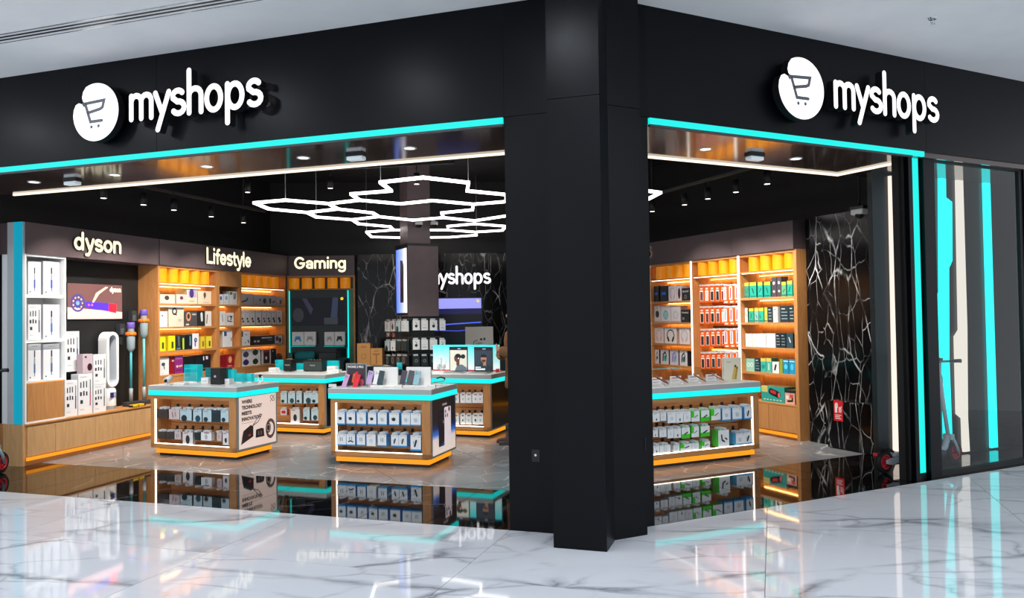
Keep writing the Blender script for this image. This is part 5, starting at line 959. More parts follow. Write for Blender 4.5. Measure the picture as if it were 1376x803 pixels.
tg = thing('price_sign', 'small white lettering stand at the left corner of the centre counter', 'sign', C2, x, y, ZTOP); MB().box(-.045, .05, 0, .02, 0, .006, WHITE).build('foot', tg); MB().box(-.045, .05, .006, .012, .006, .032, hexmat('#d8dcdc')).build('plate', tg)
for k, px_ in enumerate((535, 580)):
    x, y = top_place(C2, px_, 521); bx = box_prod(C2, x, y, ZTOP, .08, .03, .03, WHITE, WHITE, f'small white price wedge {["between the white display blocks", "right of the white display blocks"][k]}', 'price tag', [('r', .1, .3, .9, .4, '#b0b4b8')], name='price_tag')
# --- front left counter
x, y = top_place(C1, 226, 518.5)
sc_ = thing('security_camera', 'white swivel security camera at the left of the front left counter', 'camera', C1, x, y, ZTOP)
MB().lathe([(.001, 0), (.032, 0), (.032, .012), (.012, .02), (.012, .045), (.001, .045)], WHITE, n=18).build('base', sc_); MB().cyl((0, -.04, .06), (-.01, .05, .085), .032, WHITE, 18).build('body', sc_); MB().cyl((.0, -.043, .06), (0, -.041, .06), .024, DARK, 16).build('lens', sc_)
def acrylic(fr, pxc, pyb, wpx, hpx, d, label, shelves, mt=CYAN, dy=0.):
    x, y = top_place(fr, pxc, pyb); s = mpp(fr, x, y); W_, H_ = wpx*s, hpx*s; r = thing('acrylic_stand', label, 'display stand', fr, x, y+dy, ZTOP)
    MB().box(-W_/2, W_/2, 0, d, 0, .014, WHITE).build('base', r); MB().box(-W_/2, W_/2, d-.006, d, .014, H_, mt).build('back', r)
    for q in shelves: MB().box(-W_/2, W_/2, .01, d-.006, H_*q, H_*q+.012, mt).build('shelf', r)
    for q in (-1, 1): MB().box(q*W_/2-(.006 if q > 0 else 0), q*W_/2+(.006 if q < 0 else 0), 0, d-.006, .014, H_, mt).build('cheek', r)
    return r
acrylic(C1, 256, 514, 22, 24, .10, 'stepped cyan acrylic stand on the front left counter', (.25, .5, .75))
x, y = top_place(C1, 285, 508); s = mpp(C1, x, y)
box_prod(C1, x, y+.06, ZTOP, 34*s, .12, 18*s, mat('teal_box', '#12808e', .4), mat('teal_box_side', '#0e5a66', .4), 'wide teal gadget box behind the black cube speaker', 'box', [('r', .05, .2, .95, .25, '#1aa4b4'), ('r', .05, .5, .95, .55, '#1aa4b4'), ('r', .05, .75, .95, .8, '#1aa4b4')])
x, y = top_place(C1, 289, 516.5); s = mpp(C1, x, y)
cs_ = thing('cube_speaker', 'black cube speaker box with a white oval mark on the front left counter', 'speaker', C1, x, y, ZTOP); MB().box(-8*s, 8*s, 0, .12, 0, 22*s, DARK).build('body', cs_, bevel=.004); m = MB(); m.disc(0, 11*s, .018, .014, -.001, hexmat('#b8bcc4')); m.build('mark', cs_)
for k, (px_, py_, wp, hp_) in enumerate(((275, 515.5, 12, 8), (305, 516, 8, 7), (240, 518.5, 18, 3))):
    x, y = top_place(C1, px_, py_); s = mpp(C1, x, y); box_prod(C1, x, y, ZTOP, wp*s, .08, hp_*s, WHITE, WHITE, ['small white gadget box left of the black cube speaker', 'small white gadget box right of the black cube speaker', 'flat white info card at the left of the front left counter'][k], 'box', [('r', .2, .4, .8, .5, '#b8bcc0')])
acrylic(C1, 303, 505, 10, 16, .05, 'tall narrow cyan acrylic card at the back of the front left counter', (), CYAN, .1)
acrylic(C1, 319, 514.5, 14, 13, .05, 'white framed cyan acrylic tray, first beside the black cube speaker', (.6,), CYAN); acrylic(C1, 333, 514, 13, 12, .05, 'white framed cyan acrylic tray, second beside the black cube speaker', (.6,), CYAN)
x, y = top_place(C1, 350, 512)
wt = thing('smart_watch', 'white smart watch on a curved stand at the right of the front left counter', 'watch', C1, x, y, ZTOP)
MB().lathe([(.001, 0), (.03, 0), (.03, .008), (.001, .008)], WHITE, n=16).build('stand', wt); MB().tube([(.0+.035*math.sin(a), .0, .05-.035*math.cos(a)) for a in [k*.524 for k in range(12)]], .007, WHITE, 8, True).build('strap', wt); MB().cyl((0, -.012, .085), (0, .012, .085), .02, DARK, 16).build('dial', wt)
# --- rear left counter
for (px_, pb, wp, hp_, lb, mk_) in ((386, 499, 12, 16, 'small black guitar-amp style speaker on the rear left counter', '#e0e0e0'), (420, 499, 29, 15, 'wide dark green guitar-amp style speaker on the rear left counter', '#c8ccc8')):
    x, y = top_place(C3, px_, pb); s = mpp(C3, x, y); r = thing('amp_speaker', lb, 'speaker', C3, x, y, ZTOP); W_, H_ = wp*s, hp_*s
    MB().box(-W_/2, W_/2, 0, .14, .006, H_, DARK).build('cabinet', r, bevel=.006); m = MB(); m.rect(-W_/2+.01, W_/2-.01, .018, H_-.02, -.001, hexmat('#2c3a3a' if wp > 20 else '#141414', .8)); text_into(m, 'Marshall', .03, -.04, H_*.5, -.002, hexmat(mk_), 0, 'LEFT', .08); m.build('grille', r)
    k_ = MB()
    for q in range(5): k_.cyl((-W_*.3+W_*.15*q, .05, H_), (-W_*.3+W_*.15*q, .05, H_+.012), .007, hexmat('#b89a50', .3), 8)
    k_.build('knob_row', r)
    MB().box(-W_/2+.02, -W_/2+.04, .02, .12, 0, .006, DARK).box(W_/2-.04, W_/2-.02, .02, .12, 0, .006, DARK).build('foot', r)
acrylic(C3, 375, 498, 12, 15, .06, 'cyan acrylic stand left of the small amp speaker', (.5,)); acrylic(C3, 398, 493, 12, 10, .05, 'cyan acrylic stand between the two amp speakers', (.5,), CYAN, .1); acrylic(C3, 441, 497, 18, 14, .05, 'cyan framed acrylic stand right of the wide amp speaker', (), CYAN, .1)
for k, (px_, py_, wp, hp_) in enumerate(((445, 498, 13, 7), (366, 500, 12, 6), (452, 500.5, 7, 4))):
    x, y = top_place(C3, px_, py_); s = mpp(C3, x, y); box_prod(C3, x, y, ZTOP, wp*s, .08, hp_*s, WHITE, WHITE, ['flat white gadget box right of the wide amp speaker', 'flat white gadget box at the left of the rear left counter', 'small white card at the right corner of the rear left counter'][k], 'box', [('r', .1, .4, .9, .5, '#c0c4c8')])
# --- rear centre counter: laptops
BDP = vgrad('backdrop_teal_white', [(0, '#f2f6f6'), (.35, '#bfeef0'), (1, '#38d8e0')], 0, .36, .4, .55)
x0 = C4.px(582, 480, .6)[0]; x1 = C4.px(671, 480, .6)[0]
bk_ = thing('lit_backdrop', 'teal to white lit backdrop board behind the laptops', 'board', C4, x0, .6, ZTOP); MB().box(0, x1-x0, 0, .02, 0, .37, BDP).build('board', bk_); MB().box(0, x1-x0, -.004, 0, 0, .02, hexmat('#c0485a')).build('trim', bk_)
def laptop(pxc, pyb, label, who):
    y = .36; x = C4.px(pxc, pyb-20, y)[0]; s = mpp(C4, x, y); r = thing('laptop', label, 'laptop', C4, x, y, ZTOP, group='laptops on the rear counter'); W_, H_ = 27*s, 34*s
    MB().box(-W_/2, W_/2, -.22, 0, .0, .014, hexmat('#a8acb0', .3)).build('base', r, bevel=.004); m = MB(); m.rect(0, 0, 0, 0, 0, DARK) if 0 else None
    MB().box(-W_/2+.02, W_/2-.02, -.2, -.09, .014, .0155, DARK).build('keyboard', r)
    MB().box(-W_/2, W_/2, .0, .012, .012, H_, DARK).build('lid', r, bevel=.003)
    m = MB(); y = -.001; a, b_ = -W_/2+.012, W_/2-.012; z0, z1 = .022, H_*.87
    bg, sk, hr, tp = (em('pale', '#cfd0c4', .45), em('brown', '#5a3628', .5), em('hair', '#120c0c', .3), em('greytop', '#5a6a78', .4)) if who else (em('slate', '#2c3a48', .5), em('tan', '#b07a60', .5), em('hair', '#120c0c', .3), em('darktop', '#22323a', .4))
    m.rect(a, b_, z0, z1, y, bg); w = b_-a; h = z1-z0
    m.prism([(a+.28*w, z0), (b_, z0), (b_-.02*w, z0+.14*h), (a+.72*w, z0+.3*h), (a+.42*w, z0+.27*h)] if who else [(a, z0), (b_, z0), (b_, z0+.2*h), (a+.68*w, z0+.36*h), (a+.4*w, z0+.36*h), (a+.1*w, z0+.22*h)], y-.001, y-.0005, tp)
    cx_, cz_ = (a+.42*w, z0+.6*h) if who else (a+.52*w, z0+.6*h)
    m.rect(cx_-.04*w, cx_+.14*w, z0+.25*h, cz_, y-.0012, sk); m.disc(cx_, cz_, .17*w, .21*w, y-.0014, sk, 20)
    if who:
        m.prism(arc(cx_+.06*w, cz_+.06*w, .2*w, .19*w, -10, 165, 12) + [(cx_-.08*w, cz_+.1*w), (cx_+.06*w, cz_-.02*w)], y-.0018, y-.0016, hr); m.disc(cx_+.36*w, cz_+.1*w, .13*w, .12*w, y-.0018, hr, 14); m.disc(cx_+.09*w, cz_-.0*w, .035*w, .045*w, y-.002, em('earbud', '#e8e8ea', .6), 10)
    else: m.prism(arc(cx_, cz_+.05*w, .19*w, .19*w, 5, 175, 12), y-.0018, y-.0016, hr); m.prism(arc(cx_, cz_-.06*w, .12*w, .14*w, 180, 360, 10), y-.0018, y-.0016, em('beard', '#4a3028', .4)); m.rect(a+.03*w, a+.6*w, z0+.04*h, z0+.12*h, y-.0022, em('whiteline', '#e0e4e8', .6)); m.rect(a+.03*w, a+.35*w, z0+.15*h, z0+.2*h, y-.0022, em('whiteline', '#e0e4e8', .6))
    m.rect(-.05*w, .14*w, H_*.91, H_*.94, y, em('pale2', '#9ab4e8', .7)); m.build('screen_picture', r)
laptop(616, 499.5, 'laptop showing a portrait in profile with hair tied back', 1); laptop(649.5, 499.5, 'laptop showing a portrait of someone in a dark top', 0)
x, y = C4.px(593, 485, .4)[0], .3
hd = thing('headphones', 'white over-ear headphones on a stand left of the laptops', 'headphones', C4, x, y+.1, ZTOP)
MB().tube([(.07*math.sin(a), .0, .13+.09*math.cos(a)) for a in [-2.2+.275*k for k in range(17)]], .009, WHITE, 8).build('headband', hd)
for q in (-1, 1): MB().cyl((q*.055, 0, .075), (q*.025, 0, .075), .038, hexmat('#d8dade'), 18).build('ear_cup', hd)
MB().cyl((0, 0, 0), (0, 0, .2), .008, CHROME, 8).build('stand_post', hd); MB().cyl((0, 0, 0), (0, 0, .01), .05, WHITE, 18).build('stand_foot', hd)
x, y = C4.px(668.5, 495, .45)[0], .45
cu = thing('red_cup', 'small red cup at the right end of the rear centre counter', 'cup', C4, x, y, ZTOP); MB().lathe([(.001, 0), (.022, 0), (.028, .045), (.025, .045), (.02, .006), (.001, .006)], RED, n=18).build('cup_wall', cu); MB().tube([(.026, 0, .036), (.04, 0, .034), (.042, 0, .018), (.024, 0, .012)], .004, RED, 6).build('cup_handle', cu)
# --- right counter: phones on stands
for k, (px_, py_) in enumerate(((889.5, 517.5), (915.5, 515.5), (940, 514), (964, 512.5))):
    x, y = top_place(C5, px_, py_)
    stn = thing('phone_stand', f'small white phone stand, {ORD[k]} from the column on the right counter', 'stand', C5, x, y, ZTOP, group='phone stands on the right counter'); MB().lathe([(.001, 0), (.026, 0), (.026, .006), (.016, .012), (.012, .030), (.001, .034)], WHITE, n=16).build('cone', stn)
    r = thing('smartphone', f'black phone resting on a white stand, {ORD[k]} from the column', 'phone', C5, x, y, ZTOP+.058, group='phones on the right counter')
    u, v = Vector((.86, -.2, -.46)).normalized(), Vector((.25, .86, .28)).normalized(); v = (v - u*v.dot(u)).normalized(); nn = u.cross(v)
    q8 = lambda t0, t1, hu, hv: [tuple(u*a*hu + v*b_*hv + nn*c_) for c_ in (t0, t1) for a, b_ in ((-1, -1), (1, -1), (1, 1), (-1, 1))]
    m = MB(); vv = q8(-.004, .004, .078, .037); m.v = vv; i_ = m.m(DARK)
    for ff in ((3, 2, 1, 0), (4, 5, 6, 7), (0, 1, 5, 4), (1, 2, 6, 5), (2, 3, 7, 6), (3, 0, 4, 7)): m.f.append(ff); m.mi.append(i_)
    m.build('body', r, bevel=.002); m = MB(); m.face(q8(.0045, .0045, .075, .034)[:4], mat('phone_screen', '#07080c', .12)); m.build('screen', r)
    ic_ = thing('info_card', f'white printed phone info card, {ORD[k]} from the column on the right counter', 'card', C5, x+.03, y+.14, ZTOP, group='phone info cards'); m = MB(); m.box(-.075, .075, 0, .004, 0, .075, WHITE); m.build('card', ic_); m = MB(); m.rect(-.05, .03, .05, .06, -.001, hexmat(['#d04a60', '#c03a50', '#8a8a90', '#c02a30'][k])); m.rect(-.05, .05, .02, .026, -.001, hexmat('#b8bcc0')); m.build('print', ic_)
MB_ = MB(); fn = thing('glass_upstand', 'low glass upstand with cyan edge along the back of the right counter', 'glass screen', C5, 0, .70, ZTOP); MB().box(.02, 1.86, 0, .008, 0, .13, GLASS).build('pane', fn); MB().box(.02, 1.36, -.002, .01, .13, .137, CYAN).build('edge', fn)
x, y = top_place(C5, 985, 510.5); s = mpp(C5, x, y)
gp = thing('phone_box', 'tall cream box printed with two gold phones on the right counter', 'box', C5, x, y, ZTOP); W_, H_ = 29*s, 30*s; CR = hexmat('#e6e2d0')
MB().box(-W_/2, W_/2, 0, .04, 0, H_, CR).build('box_body', gp); m = MB(); gd = hexmat('#b89a3a', .25)
m.face([(.0, -.001, .01), (.05, -.001, .01), (.075, -.001, H_*.55), (.04, -.001, H_*.7)], gd); m.face([(-.02, -.002, .01), (.02, -.002, .01), (.055, -.002, H_*.6), (.025, -.002, H_*.72)], hexmat('#d8c070', .25)); m.disc(.035, H_*.62, .012, .014, -.003, DARK, 12); m.disc(.06, H_*.55, .01, .012, -.003, DARK, 12); m.build('print', gp); m = MB(); m.rect(-W_*.35, -W_*.1, H_*.8, H_*.83, -.001, hexmat('#b0a890')); m.build('print', gp)

# ================================================================== CENTRAL DISPLAY COLUMN
DC = Fr((-1.59, 12.0), 26.6); DWD, DDP = .5, .6
dc = thing('display_column', 'square display column with tall screen and hook racks in the shop centre', 'display column', DC)
BRN = speckle('brown_grey_cladding', '#65575a', '#6e6063', .4, 3.)
MB().box(0, DWD, 0, DDP, 1.63, ZF1, BRN).build('head_box', dc, bevel=.004)
m = MB()
for bx in ((.035, .465, -.003, 0, 2.69, 2.695), (.035, .465, -.003, 0, 1.69, 1.695), (.035, .04, -.003, 0, 1.69, 2.695), (.46, .465, -.003, 0, 1.69, 2.695)): m.box(*bx, hexmat('#6a5c60'))
m.build('panel_trim', dc); MB().box(.03, .40, .08, .45, ZF1, ZC+.12, BRN).build('shaft', dc); MB().box(-.004, .504, -.004, .604, ZF1-.04, ZF1, DARK).build('cap', dc)
MB().box(.02, .58, -.004, 0.02, 1.66, 2.72, DARK).build('screen_frame', dc, (0, DDP, 0), -math.pi/2)
m = MB(); m.rect(.045, .56, 1.69, 2.69, -.006, vgrad('column_screen_blue', [(0, '#4a78f0'), (.55, '#a8b8f8'), (.85, '#f6eef8'), (1, '#fff4fc')], .045, .56, .3, 1.1, 'X'))
m.prism([(.24, 1.85), (.40, 1.85), (.41, 2.42), (.37, 2.50), (.25, 2.52)], -.008, -.007, em('coldark', '#2a1f28', .5)); ps = m.build('screen', dc, (0, DDP, 0), -math.pi/2)
m = MB(); me_ = text_mesh('NORDIC 7 Z', .12) if 0 else None
for k in range(9): m.rect(.17, .20, 1.95+.055*k, 1.995+.055*k, -.009, WHITE)
m.build('caption', ps)
MB().box(.06, .44, .06, .54, 0, 1.63, DARK).build('rack_core', dc)
for p_ in ((-.02, -.02), (.5, -.02), (-.02, .6)): MB().cyl((p_[0], p_[1], 0), (p_[0], p_[1], 1.63), .012, DARK, 8).build('rack_post', dc)
for z in (1.59, 1.31, 1.05): MB().box(-.02, .52, -.03, -.018, z-.012, z+.012, DGREY).build('hook_rail', dc); MB().box(-.03, -.018, -.02, .6, z-.012, z+.012, DGREY).build('hook_rail', dc)
H = []; g = 'packs on the display column'
for k, (a, b_) in enumerate(((554.5, 564), (566, 575), (577.5, 587.5), (590.5, 598.5))):
    hang(DC, -.15, a, b_, 430, 443.5, 'card', [1, 0, 1, 0][k], 3, f'white accessory card, {ORD[k]} from the left, upper display column row', g, .02, H)
    hang(DC, -.15, a, b_, 456, 469.5, 'card', [1, 0, 0, 1][k], 3, f'white accessory card, {ORD[k]} from the left, lower display column row', g, .02, H)
    hang(DC, -.15, a, b_, 478, 491, 'earset', k, 2, f'dark earphone pack, {ORD[k]} from the left, bottom display column row', g, .03, H)
build_hooks(dc, H, -.03)
H = []
DL = Fr(DC.w(0, DDP)[:2], 26.6-90)
for k, (a, b_) in enumerate(((517, 523.5), (524.5, 530.5), (531.5, 538), (539, 545.5))):
    hang(DL, -.12, a, b_, 431, 445, ['redwhite', 'card', 'mint', 'white'][k], k, 2, f'side pack, {ORD[k]} from the left, upper row facing the back shelves', g, .02)
    hang(DL, -.12, a, b_, 458, 471, ['mint', 'white', 'petrol', 'petrol'][k], k, 2, f'side pack, {ORD[k]} from the left, lower row facing the back shelves', g, .02)
    hang(DL, -.12, a, b_, 478, 490, 'earset', k, 2, f'dark side pack, {ORD[k]} from the left, bottom row facing the back shelves', g, .02)
for k, (px_, py_) in enumerate(((520, 449.5), (527.5, 450))):
    a, z = DL.px(px_, py_, -.1); o = tag(put(MB().cyl((0, 0, 0), (0, .05, 0), .035, [hexmat('#d8b0a0'), hexmat('#b8603a')][k], 16).cyl((0, -.002, 0), (0, 0, 0), .018, DARK, 12).build('tape_roll'), DL, a, -.1, z), ['pale round cable roll hanging on the display column', 'orange round cable roll hanging on the display column'][k], 'cable roll')
# kraft boxes on a low plinth
KB = hexmat('#b98548')
pl = thing('display_plinth', 'dark plinth under the kraft boxes beside the marble wall', 'plinth', None, -2.2, 12.75, 0, math.radians(-8)); MB().box(-.3, .3, -.15, .25, 0, .84, DARK).build('body', pl); MB().box(-.31, .31, -.16, .26, .84, .86, TOPG).build('top', pl)
for k, (xx, w_, h_, lb) in enumerate(((-2.40, .22, .35, 'taller brown kraft box with a headphone outline, beside the gaming unit'), (-2.185, .19, .27, 'shorter brown kraft box with a hammer outline, beside the display column'))):
    kf = Fr((xx, 12.62-.06*k), -8)
    box_prod(kf, 0, 0, .86, w_, .14, h_, KB, hexmat('#a06f38'), lb, 'box', [('t', 'dyson', .3, .8, .16, .4, '#4a3018')] + ([('o', .5, .4, .16, .2, '#8a5a28')] if k == 0 else [('s', [(.25, .65), (.75, .65)], .12, '#8a5a28'), ('s', [(.5, .6), (.5, .1)], .1, '#8a5a28')]))
# cash desk with monitor
cd_ = thing('cash_desk', 'plain dark cash desk before the rear marble wall', 'desk', None, .1, 12.9, 0, math.radians(3)); MB().box(-.9, .9, 0, .6, 0, .95, DARK).build('body', cd_); MB().box(-.92, .92, -.02, .62, .95, .99, TOPW).build('top', cd_)
dk = Fr((-.55, 13.0), 3); x0, z1 = dk.px(625, 439, 0); x1, z0 = dk.px(663, 463, 0)
mo = thing('monitor', 'white desktop monitor seen from behind on the cash desk', 'monitor', dk, (x0+x1)/2, 0, .99); W_ = x1-x0; zb = z0-.99
MB().box(-W_/2, W_/2, 0, .03, max(.06, zb), z1-.99, hexmat('#d6cfc8')).build('shell', mo, bevel=.006); MB().box(-.05, .05, .0, .05, .01, max(.1, zb+.05), hexmat('#c8c4c0')).build('neck', mo); MB().box(-.11, .11, -.05, .12, 0, .012, hexmat('#c8c4c0')).build('foot', mo)
m = MB(); m.tube([(-.1, -.01, max(.06, zb)+.0), (-.09, -.012, zb+.06), (-.03, -.008, zb+.09)], .005, DARK, 6); m.build('cable', mo); m = MB(); m.rect(.01, .05, zb+.08, zb+.11, -.001, DARK); m.rect(.07, .1, zb+.08, zb+.12, -.001, DARK); m.build('ports', mo)
# ================================================================== CEILING LIGHTS
ZH = 3.05
HV = [(78,298),(230,285),(440,302),(485,328),(335,345),(150,328),(590,285),(550,255),(745,240),(693,198),(900,175),(1120,200),(1115,240),(1303,258),(1303,292),(1145,305),(945,287),(790,303),(1140,332),(990,347),(1000,370),(850,382),(685,365),(655,347),(380,367),(555,380),(585,400),(740,414),(755,430),(625,440),(650,464),(805,467),(1030,465),(1160,455),(1155,440),(1020,430),(1020,412),(1150,400),(1150,385),(1303,362),(1303,412),(1285,432)]
hv = [G(320 + a*.27616, 190 + b*.27633, ZH) for a, b in HV]
X_ = {'t': G(887.5, 258.6, ZH), 'a': G(852, 254, ZH), 'b': G(856, 275, ZH)}
E_ = [(0,1),(1,2),(2,3),(3,4),(4,5),(5,0),(2,6),(6,7),(7,8),(8,9),(9,10),(10,11),(11,12),(12,13),(13,14),(14,15),(15,16),(16,17),(17,6),(15,18),(18,19),(19,20),(20,21),(21,22),(22,23),(23,3),(22,25),(25,24),(24,4),(25,26),(26,27),(27,28),(28,29),(29,30),(30,31),(31,32),(32,33),(33,34),(34,35),(35,36),(36,37),(37,38),(38,20),(38,39),(37,40),(40,41),(41,34),(28,35)]
segs = [(hv[a], hv[b]) for a, b in E_] + [(X_['t'], X_['a']), (X_['t'], X_['b']), (X_['a'], hv[13]), (X_['b'], hv[14])]
hx = thing('hexagon_light', 'large suspended honeycomb light of glowing white tubes', 'pendant light', None, 0, 0, ZH)
for p, q in segs:
    L = math.dist(p, q); an = math.atan2(q[1]-p[1], q[0]-p[0])
    MB().box(-.012, L+.012, -.016, .016, -.016, .016, HEXL).build('light_tube', hx, (p[0], p[1], 0), an)
for i in (1, 9, 11, 13, 24, 29, 33): MB().cyl((hv[i][0], hv[i][1], .02), (hv[i][0], hv[i][1], ZC+.12-ZH), .004, GREY, 6).build('hanging_wire', hx)
def track(label, pts, zh, zr, aims, power):
    r = thing('track_light', label, 'track light', None, 0, 0, zr)
    a, b_ = Vector((*pts[0], 0)), Vector((*pts[-1], 0)); e = (b_-a).normalized(); an = math.atan2(e.y, e.x); L = (b_-a).length
    MB().box(-.5, L+.5, -.016, .016, -.015, .02, BLACK).build('rail', r, (a.x, a.y, 0), an)
    for q in (0, L): MB().cyl((0, 0, .02), (0, 0, ZC+.12-zr), .006, BLACK, 6).build('rail_rod', r, (a.x+e.x*q, a.y+e.y*q, 0))
    for k, (x, y) in enumerate(pts):
        h = MB(); h.cyl((0, 0, -.015), (0, 0, zh-zr+.14), .006, BLACK, 6); h.cyl((0, 0, zh-zr+.14), (0, 0, zh-zr), .038, BLACK, 16); hd_ = h.build('spot_head', r, (x, y, 0))
        m = MB(); m.lathe([(.001, zh-zr-.002), (.032, zh-zr-.002)], LAMP, n=14); m.build('lens', hd_)
        for aim in aims(x, y): lamp('track_lamp', 'SPOT', (x, y, zh-.02), power, (1, .92, .82), .035, 78, aim)
k = (3.0-CH)/1.6
tl_ = [(a*k, b*k) for a, b in ((-5.22, 10.01), (-5.0, 10.63), (-4.82, 11.17), (-4.58, 11.94), (-4.36, 12.73))]
tr_ = [(a*k, b*k) for a, b in ((3.18, 9.66), (2.97, 10.28), (2.74, 10.84), (2.54, 11.4), (2.19, 12.08))]
track('black track with hanging spot heads over the left aisle', tl_, 3.0, 3.22, lambda x, y: [DW.w(DW.loc(x, y)[0]+.5, .1, 1.25)], SPOT_W)
track('black track with hanging spot heads over the right aisle', tr_, 3.0, 3.22, lambda x, y: [RC.w(RC.loc(x, y)[0]-.3, .1, 1.25)], SPOT_W)
cpt = [C.w(.6, -.75)[:2] for C in (C1, C2)]
cx3 = [C.w(.6, -.75)[:2] for C in (C3, C4)]
track('added unseen black track with two spot heads lighting the front counters', [(cpt[0][0], cpt[0][1]), (cpt[1][0], cpt[1][1])], 3.3, 3.55, lambda x, y: [(x+.2, y+.75, .6)], SPOT_W*1.3)  # unseen track, added to brighten the front counters
track('added unseen black track with three spot heads lighting the rear counters', [cx3[0], ((cx3[0][0]+cx3[1][0])/2, (cx3[0][1]+cx3[1][1])/2), cx3[1]], 3.3, 3.55, lambda x, y: [(x+.2, y+.9, .9)], SPOT_W*1.5)  # another added track out of sight; middle head brightens the display column
x, y, _ = C5.w(.9, -.7); track('added unseen black track with two spot heads lighting the right counter', [(x-.3, y-.14), (x+.5, y+.24)], 3.3, 3.55, lambda x, y: [(x-.3, y+.7, .6)], SPOT_W)  # added lamps out of sight, lighting the right counter goods
for k, (px_, lb) in enumerate(((563, 'white dome camera on the display column shaft, left one'), (583.5, 'white dome camera on the display column shaft, right one'))):
    x, z = DC.px(px_, 302, .02); d_ = thing('dome_camera', lb, 'camera', DC, x, .02, z); MB().lathe([(.001, .05), (.055, .05), (.06, .03), (.058, 0)], WHITE, n=18).build('housing', d_); MB().lathe([(.001, -.045), (.03, -.035), (.048, 0)], DARK, n=16).build('dome', d_); MB().box(-.02, .02, .0, .08, .05, .07, WHITE).build('bracket', d_)

# ================================================================== SCOOTERS
def scooter(label, loc, rz, frame_col, k_=1.):
    r = thing('kick_scooter', label, 'scooter', None, loc[0], loc[1], loc[2], rz); r.scale = (k_, k_, k_)
    FRM = hexmat(frame_col, .35); RB = mat('rubber', '#0c0c0d', .75)
    def wheel(cx, R=.115):
        t = MB(); n = 28; k = 10; i = t.m(RB)
        for a in range(n):
            for b in range(k):
                A, B = 2*math.pi*a/n, 2*math.pi*b/k; rr = R-.03 + .03*math.cos(B); t.v.append((cx + rr*math.cos(A), .028*math.sin(B), R + rr*math.sin(A)))
        for a in range(n):
            for b in range(k): t.smooth.add(len(t.f)); t.f.append((a*k+b, a*k+(b+1) % k, ((a+1) % n)*k+(b+1) % k, ((a+1) % n)*k+b)); t.mi.append(i)
        w_ = t.build('wheel', r)
        m = MB(); red = hexmat('#c4182c', .35)
        m.cyl((cx, -.022, R), (cx, .022, R), .03, red, 16)
        for q in range(9):
            a = 2*math.pi*q/9; m.tube([(cx+.025*math.cos(a), -.018, R+.025*math.sin(a)), (cx+.066*math.cos(a+.25), -.018, R+.066*math.sin(a+.25))], .008, red, 6)
        m.tube([(cx+.067*math.cos(2*math.pi*q/24), -.018, R+.067*math.sin(2*math.pi*q/24)) for q in range(24)], .010, red, 6, True); m.tube([(cx+.067*math.cos(2*math.pi*q/24), .018, R+.067*math.sin(2*math.pi*q/24)) for q in range(24)], .010, red, 6, True)
        m.build('rim', w_); MB().cyl((cx, -.024, R), (cx, -.03, R), .012, DARK, 12).build('axle_cap', w_)
    wheel(0); wheel(1.08)
    MB().box(.19, .86, -.075, .075, .10, .155, DARK).build('deck', r, bevel=.012); MB().box(.22, .84, -.065, .065, .155, .16, mat('rubber', '#0c0c0d', .75)).build('deck_mat', r)
    for q in (-1, 1): m = MB(); m.prism([(-.02, .10), (.05, .085), (.22, .11), (.24, .155), (.05, .15), (-.02, .135)] if 1 else [], q*.045-.008, q*.045+.008, FRM); m.build('rear_arm', r)
    m = MB()
    for a in range(12):
        A, B = math.radians(20 + a*10.5), math.radians(20 + (a+1)*10.5)
        if True: m.face([(.135*math.cos(A), -.035, .115+.135*math.sin(A)), (.135*math.cos(A), .035, .115+.135*math.sin(A)), (.135*math.cos(B), .035, .115+.135*math.sin(B)), (.135*math.cos(B), -.035, .115+.135*math.sin(B))], DARK); m.face([(.143*math.cos(A), -.035, .115+.143*math.sin(A)), (.143*math.cos(B), -.035, .115+.143*math.sin(B)), (.143*math.cos(B), .035, .115+.143*math.sin(B)), (.143*math.cos(A), .035, .115+.143*math.sin(A))], DARK); m.face([(.135*math.cos(A), -.035, .115+.135*math.sin(A)), (.135*math.cos(B), -.035, .115+.135*math.sin(B)), (.143*math.cos(B), -.035, .115+.143*math.sin(B)), (.143*math.cos(A), -.035, .115+.143*math.sin(A))], DARK)
    fd = m.build('rear_fender', r); MB().box(-.135, -.11, -.02, .02, .18, .21, RED).build('tail_light', fd, bevel=.004)
    MB().box(.10, .2, -.05, .05, .15, .2, FRM).build('fender_bracket', r, bevel=.012)
    MB().tube([(.84, 0, .13), (.93, 0, .17), (.985, 0, .29)], .032, FRM, 12).build('neck', r)
    MB().tube([(1.0, 0, .25), (.93, 0, .62), (.86, 0, 1.06)], .02, FRM, 12).build('stem', r)
    for q in (-1, 1): MB().tube([(1.0, q*.04, .28), (1.05, q*.045, .2), (1.085, q*.045, .11)], .016, FRM, 8).build('fork_leg', r)
    MB().box(.97, 1.03, -.05, .05, .25, .31, FRM).build('fork_crown', r, bevel=.01)
    MB().tube([(.86, -.24, 1.09), (.87, 0, 1.07), (.86, .24, 1.09)], .012, GREY, 10).build('handlebar', r)
    for q in (-1, 1): MB().tube([(.86, q*.14, 1.082), (.86, q*.25, 1.091)], .018, DARK, 10).build('grip', r); MB().tube([(.87, q*.12, 1.08), (.92, q*.16, 1.075), (.91, q*.22, 1.07)], .005, DARK, 6).build('brake_lever', r)
    MB().box(.83, .89, -.04, .04, 1.085, 1.11, DARK).build('display', r, bevel=.006); MB().tube([(.88, .03, 1.07), (.98, .04, .9), (.98, .03, .5), (1.0, .02, .3)], .004, DARK, 6).build('brake_cable', r)
    MB().tube([(.3, -.07, .1), (.26, -.13, .005)], .007, DARK, 6).build('kickstand', r)
    return r
D3 = .45
x0 = RF.px(1188, 620, D3)[0]
scooter('grey kick scooter with red rear wheel standing beside the post', RF.w(x0, D3, 0), RF.a, '#b8bcc2')
p0 = G(4, 497, 1.123)
